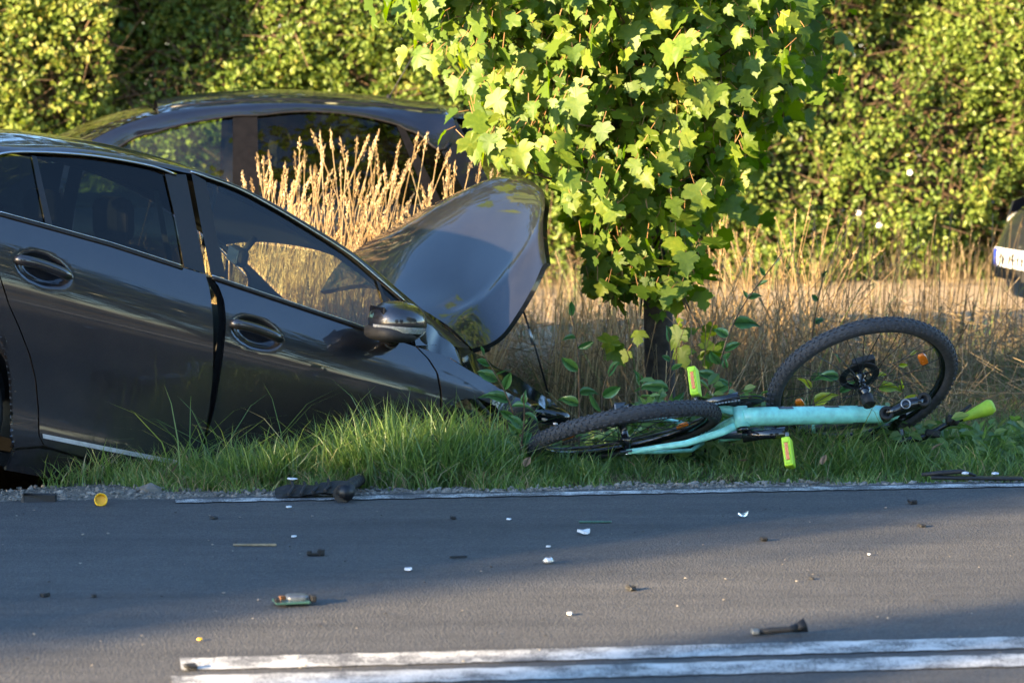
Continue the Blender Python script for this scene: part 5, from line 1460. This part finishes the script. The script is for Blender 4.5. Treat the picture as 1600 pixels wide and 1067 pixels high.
stalks(P_, h_, l_, rng.uniform(.09, .14, len(P_)), rng.random(len(P_)) * .3, 'grey_seed_heads', 'few grey seed heads in front of the hatchback window', M['dry'], spik=20, thick=.003, hw=.010)
P_, h_, l_ = stand(30, 1130, 1330, 12.5, 13.0, [(1130, 560), (1330, 560)], .45)
stalks(P_, h_, l_, rng.uniform(.06, .10, len(P_)), rng.random(len(P_)), 'panicle_grass', 'thin arching seed panicles between the pedals and the front wheel', M['straw'], spik=10, thick=.0018, hw=.006)

P_, h_, l_ = stand(130, 970, 1100, 13.2, 13.75, [(970, 450), (1030, 430), (1100, 450)], .30)
stalks(P_, h_, l_, rng.uniform(.05, .11, len(P_)), rng.random(len(P_)), 'trunk_side_grass', 'dry grass leaning in front of the foot of the maple trunk', M['dry'], spik=9, thick=.003, hw=.007)
n = 1500                                                 # low weeds that grow into one another behind the bicycle
wx = np.concatenate([rng.uniform(.12, 1.0, n), rng.uniform(1.0, 2.2, n // 3)]); n = len(wx); wy = rng.uniform(12.45, 13.1, n)
wz = ground_z(wx, wy) + .03 + (.12 + .34 * np.clip(noise1(wx * 4, 3) * .5 + .55, .1, 1)) * rng.random(n) ** .7 * np.where(wx > 1.0, .6, 1) + .25 * sstep(-.2, -.5, ground_z(wx, wy))
D = rand_unit(n) * np.array([1, .6, .5]) + np.array([0, -.2, .15])
V, F = leaf_mass(np.stack([wx, wy, wz], 1), D, rand_unit(n) * .6 + np.array([0, -.5, .9]), rng.uniform(.035, .085, n), rng.uniform(.025, .05, n))
tag(fast('weed_mass', V, F, M['grass'], tint=np.repeat(rng.beta(2, 4, n), 6)), 'low broad-leaved weeds behind the mint bicycle', 'weeds', kind='stuff')
k = rng.choice(n, 320); A = np.stack([wx[k], wy[k], wz[k]], 1); B = A.copy(); B[:, 2] = ground_z(wx[k], wy[k]); B[:, 0] += rng.normal(0, .04, 320)
V, F = sticks(B, A, .0022, .0014, 3)
tag(fast('weed_stems', V, F, M['grass'], tint=np.full(len(V), .3)), 'thin green stems of the low weeds behind the bicycle', 'weeds', kind='stuff')

# ------------------------------------------------------------------ leafy shoots
def oval_mesh(name, mat, cu=.10, fo=.10, wd=1.0):
    V = [(0, 0, 0)]; F = []
    prof = [(.12, .20 * wd), (.35, .34 * wd), (.6, .31 * wd), (.82, .17 * wd)]
    mid = [(0, y, -cu * y * y) for y, _ in prof]
    l = [(-w, y, fo * w - cu * y * y) for y, w in prof]; r = [(w * .92, y + .02, fo * 1.2 * w - cu * y * y) for y, w in prof]
    V += mid + l + r + [(0.02, 1.0, -cu * 1.5)]
    t = len(V) - 1
    for o_ in (5, 9):
        F.append((0, 1, o_)); F.append((4, t, o_ + 3))
        for k in range(3): F.append((1 + k, 2 + k, o_ + k + 1, o_ + k))
    me = bpy.data.meshes.new(name); me.from_pydata(V, [], F); me.polygons.foreach_set('use_smooth', [True] * len(F)); me.materials.append(mat); me.update()
    return me
OVS = {k: [oval_mesh('leaf', M[k], *v) for v in ((.10, .10, 1), (.45, .35, .85), (-.15, .5, .75), (.7, .1, 1.1))] for k in ('shoot', 'shoot_yellow')}
OV = {k: v[0] for k, v in OVS.items()}
def shoot(pts, nl, size, label, mat='shoot', name='leafy_shoot', stem=M['twig'], start=.2):
    pts = np.array(pts); base = pts[0]
    root = empty(name, tuple(base)); tag(root, label, 'plant', 'leafy shoots in the verge')
    c = smooth_curve(pts - base, 24)
    mb = MB(); mb.tube([tuple(p) for p in c], list(np.linspace(.0055, .0022, 24)), 6); mb.build('stem', stem, root)
    for k in range(nl):
        f = start + (1 - start) * (k + .4) / nl; i = min(22, int(f * 23)); p = c[i]; ax = unit(c[i + 1] - c[i])
        s = 1 if k % 2 else -1
        d = unit(np.array([s * .9, rng.uniform(-.35, .1), 0]) + ax * .75 + rng.normal(0, .28, 3))
        if k == nl - 1: d = ax
        n_ = unit(np.array([rng.normal(0, .3), -.7, .6]) + rng.normal(0, .4, 3)); sx_ = unit(np.cross(d, n_)); n_ = np.cross(sx_, d)
        sc = size * 1.05 * rng.uniform(.55, 1.2) * (1 if f < .85 else .75)
        o = link('leaf', OVS[mat][int(rng.integers(0, 4))], root)
        o.matrix_local = Matrix(np.column_stack([np.vstack([sx_ * sc, d * sc, n_ * sc]).T, p]).tolist() + [[0, 0, 0, 1]])
def col_pts(px0, py0, px1, py1, Y, bow=10):
    a = AT(px0, py0, Y); b = AT(px1, py1, Y - .05); m = AT((px0 + px1) / 2 + bow, (py0 + py1) / 2, Y)
    g = a.copy(); g[2] = min(a[2] - .02, float(ground_z(a[0], a[1])))
    return [g, a * .7 + g * .3, m, b]
shoot(col_pts(905, 640, 890, 478, 12.85, 6), 12, .088, 'tall dark green shoot with oval leaves left of the maple trunk')
shoot(col_pts(1100, 640, 1222, 395, 12.95, -20), 22, .078, 'long leaning shoot with paired oval leaves above the upright yellow pedal')
shoot(col_pts(820, 690, 752, 548, 12.15, 6), 12, .080, 'bramble shoot hanging over the crumpled front wing', start=.15)
shoot(col_pts(812, 700, 818, 615, 12.05, 4), 5, .085, 'small broad-leaved plant before the crushed front bumper')
shoot(col_pts(940, 650, 960, 570, 12.7, -8), 7, .10, 'low broad-leaved plant just behind the rear tyre, leftmost of three')
shoot(col_pts(985, 650, 1000, 585, 12.75, 8), 7, .095, 'low broad-leaved plant behind the rear tyre, middle of three')
shoot(col_pts(1035, 640, 1045, 520, 12.9, 8), 12, .085, 'low broad-leaved plant behind the rear tyre, nearest the upright pedal')
shoot(col_pts(1140, 640, 1130, 560, 12.6, 4), 6, .08, 'green plant just right of the upright yellow pedal')
shoot(col_pts(1335, 660, 1440, 540, 12.75, -12), 9, .075, 'pale yellow-green shoot seen through the spokes of the torn-off wheel', 'shoot_yellow')
shoot(col_pts(1275, 650, 1258, 590, 12.7, 4), 5, .065, 'yellow leafed sprig at the left inside of the torn-off wheel', 'shoot_yellow')
shoot(col_pts(1410, 660, 1405, 590, 12.8, 4), 5, .06, 'small yellow sprig at the right inside of the torn-off wheel', 'shoot_yellow')
shoot(col_pts(1305, 660, 1310, 545, 12.95, 4), 8, .085, 'green leafy plant behind the spokes of the torn-off wheel')
shoot(col_pts(1268, 480, 1290, 415, 14.6, 4), 6, .07, 'small green sapling in the dry grass right of the leaning shoot')
for k, (px, py) in enumerate(((1342, 333), (1422, 270), (1374, 352))):
    c = AT(px, py, 21.9 if k < 2 else 19.5)
    mb = MB()
    for j in range(5):
        t = j * 2 * math.pi / 5; mb.grid(superell((c[0] + .011 * math.cos(t), c[1], c[2] + .011 * math.sin(t)), (.010, .005, .010), 1, 1, 8, 6))
    mb.build('petals', M['flower'], tag(empty('wild_flower', tuple(c)), ['white blossom low in the hedge right of the maple', 'white blossom on the hedge right of the other blossom', 'pale seed tuft below the two hedge blossoms'][k], 'flower', 'pale flowers by the hedge'), Matrix.Translation(-Vector(c)))['kind'] = 'stuff'

# ------------------------------------------------------------------ debris on the road
def shard(name, px, py, w, d, h, mat, label, cat, rot=0, pts=9, jag=.35, bow=.0, tilt=0, z=None, group='crash debris on the asphalt', seed=None):
    """irregular thick broken piece lying at a photo pixel"""
    r = np.random.default_rng(int(px * 13 + py) if seed is None else seed)
    p = G(px, py, .002)
    t = np.sort(np.linspace(0, 2 * math.pi, pts, endpoint=False) + r.uniform(-.2, .2, pts))
    rad = 1 - jag * r.random(pts)
    X, Y = w / 2 * rad * np.cos(t), d / 2 * rad * np.sin(t)
    zt = h * r.uniform(.75, 1.1, pts) + bow * (X / (w / 2)) ** 2
    zl = bow * (X / (w / 2)) ** 2 * .9
    mb = MB()
    n = pts
    vs = [(X[i], Y[i], zl[i]) for i in range(n)] + [(X[i] * .93, Y[i] * .93, zt[i]) for i in range(n)] + [(0, 0, h * 1.05), (0, 0, 0)]
    fs = [(i, (i + 1) % n, n + (i + 1) % n, n + i) for i in range(n)] + [(n + i, n + (i + 1) % n, 2 * n) for i in range(n)] + [((i + 1) % n, i, 2 * n + 1) for i in range(n)]
    mb.add(vs, fs, False)
    o = mb.build(name, mat)
    o.location = (p[0], p[1], (.004 if z is None else z)); o.rotation_euler = (0, R(tilt), R(rot))
    return tag(o, label, cat, group)
Wp, Bp = M['white_plastic'], M['matt_black']
shard('plastic_shard', 912, 834, .055, .06, .008, Wp, 'largest white curved shard in the middle of the lane', 'debris', 20, bow=.012)
shard('plastic_shard', 638, 891, .036, .045, .006, Wp, 'white shard left of the lane centre, below the wooden splinter', 'debris', -10, bow=.004)
shard('plastic_shard', 459, 839, .022, .03, .004, Wp, 'small white flake just above the wooden splinter', 'debris', 5)
shard('plastic_shard', 451, 793, .024, .03, .004, Wp, 'white flake on the asphalt below the black plastic undertray', 'debris', 0)
shard('plastic_shard', 457, 771, .04, .05, .004, Wp, 'white flake lying on the black plastic undertray', 'debris', 12, z=.055)
shard('plastic_shard', 1161, 807, .042, .05, .007, M['lens_clear'], 'grey curved lens fragment in the lane under the hanging pedal', 'debris', 0, bow=.012)
shard('plastic_shard', 795, 812, .022, .03, .004, Wp, 'thin pale flake near the edge line, left of the largest white shard', 'debris', 8)
shard('plastic_shard', 857, 855, .022, .02, .004, Wp, 'pale flake directly above the small clear bulb fragment', 'debris', 8)
shard('plastic_shard', 890, 960, .020, .028, .005, Wp, 'small white flake in the sunlit streak of the road', 'debris', 8)
shard('plastic_shard', 312, 1000, .016, .02, .004, M['yellow_cap'], 'tiny pale yellow flake above the left end of the double line', 'debris', 8)
shard('plastic_shard', 1358, 867, .014, .02, .003, Wp, 'tiny white flake far right in the shaded lane', 'debris', 0)
shard('plastic_shard', 130, 836, .012, .02, .004, M['stone'], 'tiny pale stone chip on the asphalt at far left', 'debris', 0)
# clear bulb fragment
p = G(857, 880)
rb = empty('bulb_fragment', (p[0], p[1], .004)); tag(rb, 'small clear and dark bulb fragment in mid lane below the largest white shard', 'debris', 'crash debris on the asphalt')
mb = MB(); mb.lathe([(.016, 0), (.020, .006), (.010, .016)], 7, 'z'); mb.build('glass_cup', M['lens_clear'], rb); mb = MB(); mb.box((.008, 0, .006), (.014, .02, .010), bev=.002); mb.build('socket', M['black_trim'], rb)
# green control unit
p = G(455, 945)
ru = empty('control_unit', (p[0], p[1], .002)); ru.rotation_euler.z = R(14)
tag(ru, 'green circuit board with grey housing lying on the lane', 'circuit board', 'crash debris on the asphalt')
mb = MB(); mb.box((0, 0, .010), (.100, .08, .006), bev=.001); mb.build('board', M['green_pcb'], ru)
mb = MB(); mb.grid(superell((.018, .012, .016), (.032, .030, .012), .5, .45)); mb.build('housing', M['steel'], ru)
mb = MB(); mb.box((-.024, .02, .016), (.018, .016, .016), Matrix.Rotation(R(20), 3, 'Z'), bev=.004); mb.build('coil', M['copper'], ru)
mb = MB(); mb.box((-.045, -.02, .018), (.014, .03, .012), bev=.002); mb.build('connector', M['matt_black'], ru)
mb = MB(); mb.box((.064, .0, .016), (.016, .04, .020), bev=.003); mb.build('connector', M['matt_black'], ru)
# black bracket
p = G(1220, 992)
rk = empty('broken_bracket', (p[0], p[1], .002)); rk.rotation_euler.z = R(6); tag(rk, 'long black broken bracket just above the double white line', 'bracket', 'crash debris on the asphalt')
mb = MB(); mb.tube([(-.075, 0, .008), (-.03, .004, .010), (.02, -.004, .014), (.045, 0, .018)], [.008, .010, .009, .013], 7); mb.build('arm', Bp, rk)
mb = MB(); mb.tube([(.035, 0, .014), (.070, 0, .026)], [.010, .021], 4); mb.build('flared_end', Bp, rk)
mb = MB(); mb.box((-.072, 0, .010), (.022, .03, .014), bev=.004); mb.build('foot', M['steel'], rk)
# yellow cap
p = G(157, 790)
rc = empty('bottle_cap', (p[0], p[1] + .01, .018)); rc.rotation_euler = (R(70), 0, R(10)); tag(rc, 'yellow plastic cap lying at the gravel edge', 'cap')
mb = MB(); mb.lathe([(0, -.006), (.016, -.006), (.021, -.004), (.023, 0), (.023, .016), (.020, .016), (.020, .0)], 24, 'z'); mb.build('shell', M['yellow_cap'], rc)
mb = MB(); mb.lathe([(.020, -.0065), (.0225, -.001), (.0238, .001)], 24, 'z'); mb.build('rim', M['yellow_cap'], rc)
# black blocks and splinters
def slab(name, px, py, dims, label, mat=Bp, rz=0, rx=0, z=0.0, cat='debris', bev=.004, parts=None):
    p = G(px, py, z); mb = MB(); mb.box((0, 0, dims[2] / 2), dims, bev=bev)
    if parts: parts(mb)
    v = np.array(mb.v); v += .12 * min(dims) * rng.normal(size=v.shape); mb.v = [tuple(q) for q in v]
    o = mb.build(name, mat); o.location = (p[0], p[1], z + .002); o.rotation_euler = (R(rx), 0, R(rz)); return tag(o, label, cat, 'crash debris on the asphalt')
slab('rubber_block', 62, 787, (.115, .05, .034), 'thick black rubber block on the gravel at left, beside the yellow cap', rz=6, z=-.01)
slab('wood_splinter', 398, 853, (.14, .012, .006), 'long thin wooden splinter lying on the lane at left', M['wood'], rz=1, bev=.002)
slab('plastic_strip', 930, 817, (.11, .012, .006), 'thin dark green strip above the largest white shard', M['green_pcb'], rz=0, bev=.002)
slab('plastic_strip', 716, 872, (.055, .010, .006), 'thin dark strip right of the clip on the lane', rz=10, bev=.002)
slab('plastic_clip', 493, 868, (.050, .022, .008), 'small black two-lobed clip under the wooden splinter', rz=3, parts=lambda m: (m.box((-.02, 0, .008), (.016, .02, .014), bev=.003), m.box((.018, 0, .010), (.022, .022, .018), bev=.003)))
slab('rubber_chip', 1426, 787, (.026, .03, .012), 'square black chip near the edge line at right', rz=15)
slab('rubber_chip', 986, 922, (.024, .03, .014), 'round black chip in mid lane above the sunlit streak', rz=30)
slab('rubber_chip', 298, 1046, (.030, .03, .014), 'black chip lying on the left end of the double line', rz=25, bev=.004)
slab('rubber_chip', 708, 811, (.020, .03, .008), 'black chip near the edge line left of the thin pale flake', rz=10)
slab('rubber_chip', 334, 811, (.018, .03, .008), 'black chip near the edge line at left, above the wooden splinter', rz=40)
slab('rubber_chip', 1193, 845, (.020, .028, .012), 'black chip just below the grey lens fragment', rz=20)
slab('rubber_chip', 1440, 823, (.022, .028, .008), 'flat dark brown chip at right below the square black chip', rz=20)
slab('rubber_chip', 70, 932, (.026, .02, .010), 'dark chip far left in the shaded lane', rz=50)
slab('rubber_chip', 147, 933, (.014, .02, .008), 'smaller dark chip right of the far left chip', rz=20)
slab('rubber_chip', 1268, 905, (.014, .02, .006), 'small dark chip above the long bracket', rz=20)
# specks too small to pick apart
n = 150
px = rng.uniform(0, 1600, n); py = 795 + 250 * rng.random(n) ** 1.3; ss = rng.uniform(.0012, .0048, n)
C_ = np.array([G(a_, b_) for a_, b_ in zip(px, py)]); C_[:, 2] = .004 + ss * .3
J = IV[None] * rng.uniform(.6, 1.2, (n, 12, 1)) * ss[:, None, None] * np.array([1.3, 1.3, .5])
V = (J + C_[:, None]).reshape(-1, 3); F = (IF[None] + (np.arange(n) * 12)[:, None, None]).reshape(-1, 3)
half = n // 2
tag(fast('dark_grit', V[:half * 12], F[:half * 20], Bp), 'tiny dark plastic grit strewn over the lane', 'grit', kind='stuff')
tag(fast('pale_grit', V[half * 12:], F[half * 20:] - half * 12, M['stone']), 'tiny pale grit and glass crumbs strewn over the lane', 'grit', kind='stuff')
# black undertray fragment and corrugated hose by the verge, trim strip at right
p = G(487, 772, .01)
ut = empty('undertray_fragment', (p[0], p[1], 0)); ut.rotation_euler.z = R(8); tag(ut, 'torn black undertray panel at the grass edge beside the corrugated hose', 'car part', 'torn car parts along the verge')
Pt = np.array([[(-.13 + .26 * i / 12, -.05 + .12 * j / 6, .006 + .02 * (i / 12) + .007 * noise2(i * .9, j * 1.1, 4) + .022 * (j / 6)) for j in range(7)] for i in range(13)])
mb = MB(); mb.grid(Pt, False); mb.grid(Pt - np.array([0, 0, .006]), False); mb.build('panel', Bp, ut)['kind'] = 'stuff'
for k in range(4):
    mb = MB(); mb.tube([Pt[2 + k * 2, 0] + np.array([0, 0, .008]), Pt[3 + k * 2, 3] + np.array([0, 0, .012]), Pt[3 + k * 2, 6] + np.array([0, 0, .008])], .006, 5); mb.build('rib', Bp, ut)
a, b = G(535, 772, .03), AT(572, 733, 12.05)
hs = empty('corrugated_hose', tuple(a)); tag(hs, 'black corrugated hose leaning from the road edge into the grass', 'hose', 'torn car parts along the verge')
b = b - a; pts, rr = [], []
for k in range(49):
    f = k / 48; pts.append(b * f + np.array([.012 * math.sin(f * 4), 0, .01 * math.sin(f * 6)])); rr.append(.018 + .0045 * (1 if k % 4 < 2 else -1) + (.012 if f < .12 else 0))
mb = MB(); mb.tube(pts, rr, 10); mb.build('bellows', Bp, hs)
mb = MB(); mb.tube([(0, 0, -.012), (.01, .0, .004), tuple(b * .10)], [.024, .032, .026], 10); mb.build('collar', M['black_trim'], hs)
a, b = G(1440, 747, .012), G(1597, 749, .012)
tr = empty('trim_strip', tuple(a)); tr.rotation_euler.z = math.atan2(b[1] - a[1], b[0] - a[0]); tag(tr, 'long black trim strip lying in the gravel at the right road edge', 'car part', 'torn car parts along the verge')
Ls = float(np.linalg.norm(b - a))
mb = MB(); mb.box((Ls * .55, 0, .004), (Ls * .92, .045, .012), bev=.004); mb.build('strip', M['black_trim'], tr)
mb = MB(); mb.tube([(0, .01, .012), (.08, .012, .020), (.15, .01, .026), (.2, 0, .012)], [.010, .014, .012, .006], 7, squash=.7); mb.build('torn_end', Bp, tr)
for k, xx in enumerate((.16, .27)):
    mb = MB(); mb.add(IV * np.array([.016, .014, .006]) + np.array([xx, -.005, .022]), [tuple(f) for f in IF], False); mb.build('white_clip', Wp, tr)
mk = AT(677, 690, 12.0)
mb = MB(); mb.add(IV * rng.uniform(.7, 1.2, (12, 1)) * np.array([.022, .022, .026]), [tuple(f) for f in IF], False); o = mb.build('car_fragment', M['gloss_black']); o.location = mk; tag(o, 'small glossy black fragment stuck in the sunlit tuft of grass', 'debris', 'torn car parts along the verge')
# fallen leaves in the verge
for k, (px, py, lb) in enumerate(((992, 741, 'curled brown leaf under the mint chain stay'), (1163, 733, 'pale brown leaf left of the hanging yellow pedal'), (1285, 738, 'brown leaf right of the hanging yellow pedal'), (1455, 715, 'reddish brown leaf under the fork crown'), (820, 742, 'brown leaf at the left end of the rear tyre'), (1490, 632, 'large dry brown leaf right of the torn-off wheel'), (270, 750, 'dry curved straw-coloured leaf in the grass in front of the sill'))):
    p = G(px, py, .02); o = link('fallen_leaf', OV['shoot'].copy()); o.data.materials.clear(); o.data.materials.append(M['fallen'])
    o.location = (p[0], p[1], .05 if py > 700 else .12); o.scale = (.05,) * 3; o.rotation_euler = (R(rng.uniform(15, 60)), R(rng.uniform(-30, 30)), rng.uniform(0, 6)); tag(o, lb, 'leaf', 'fallen leaves in the verge')
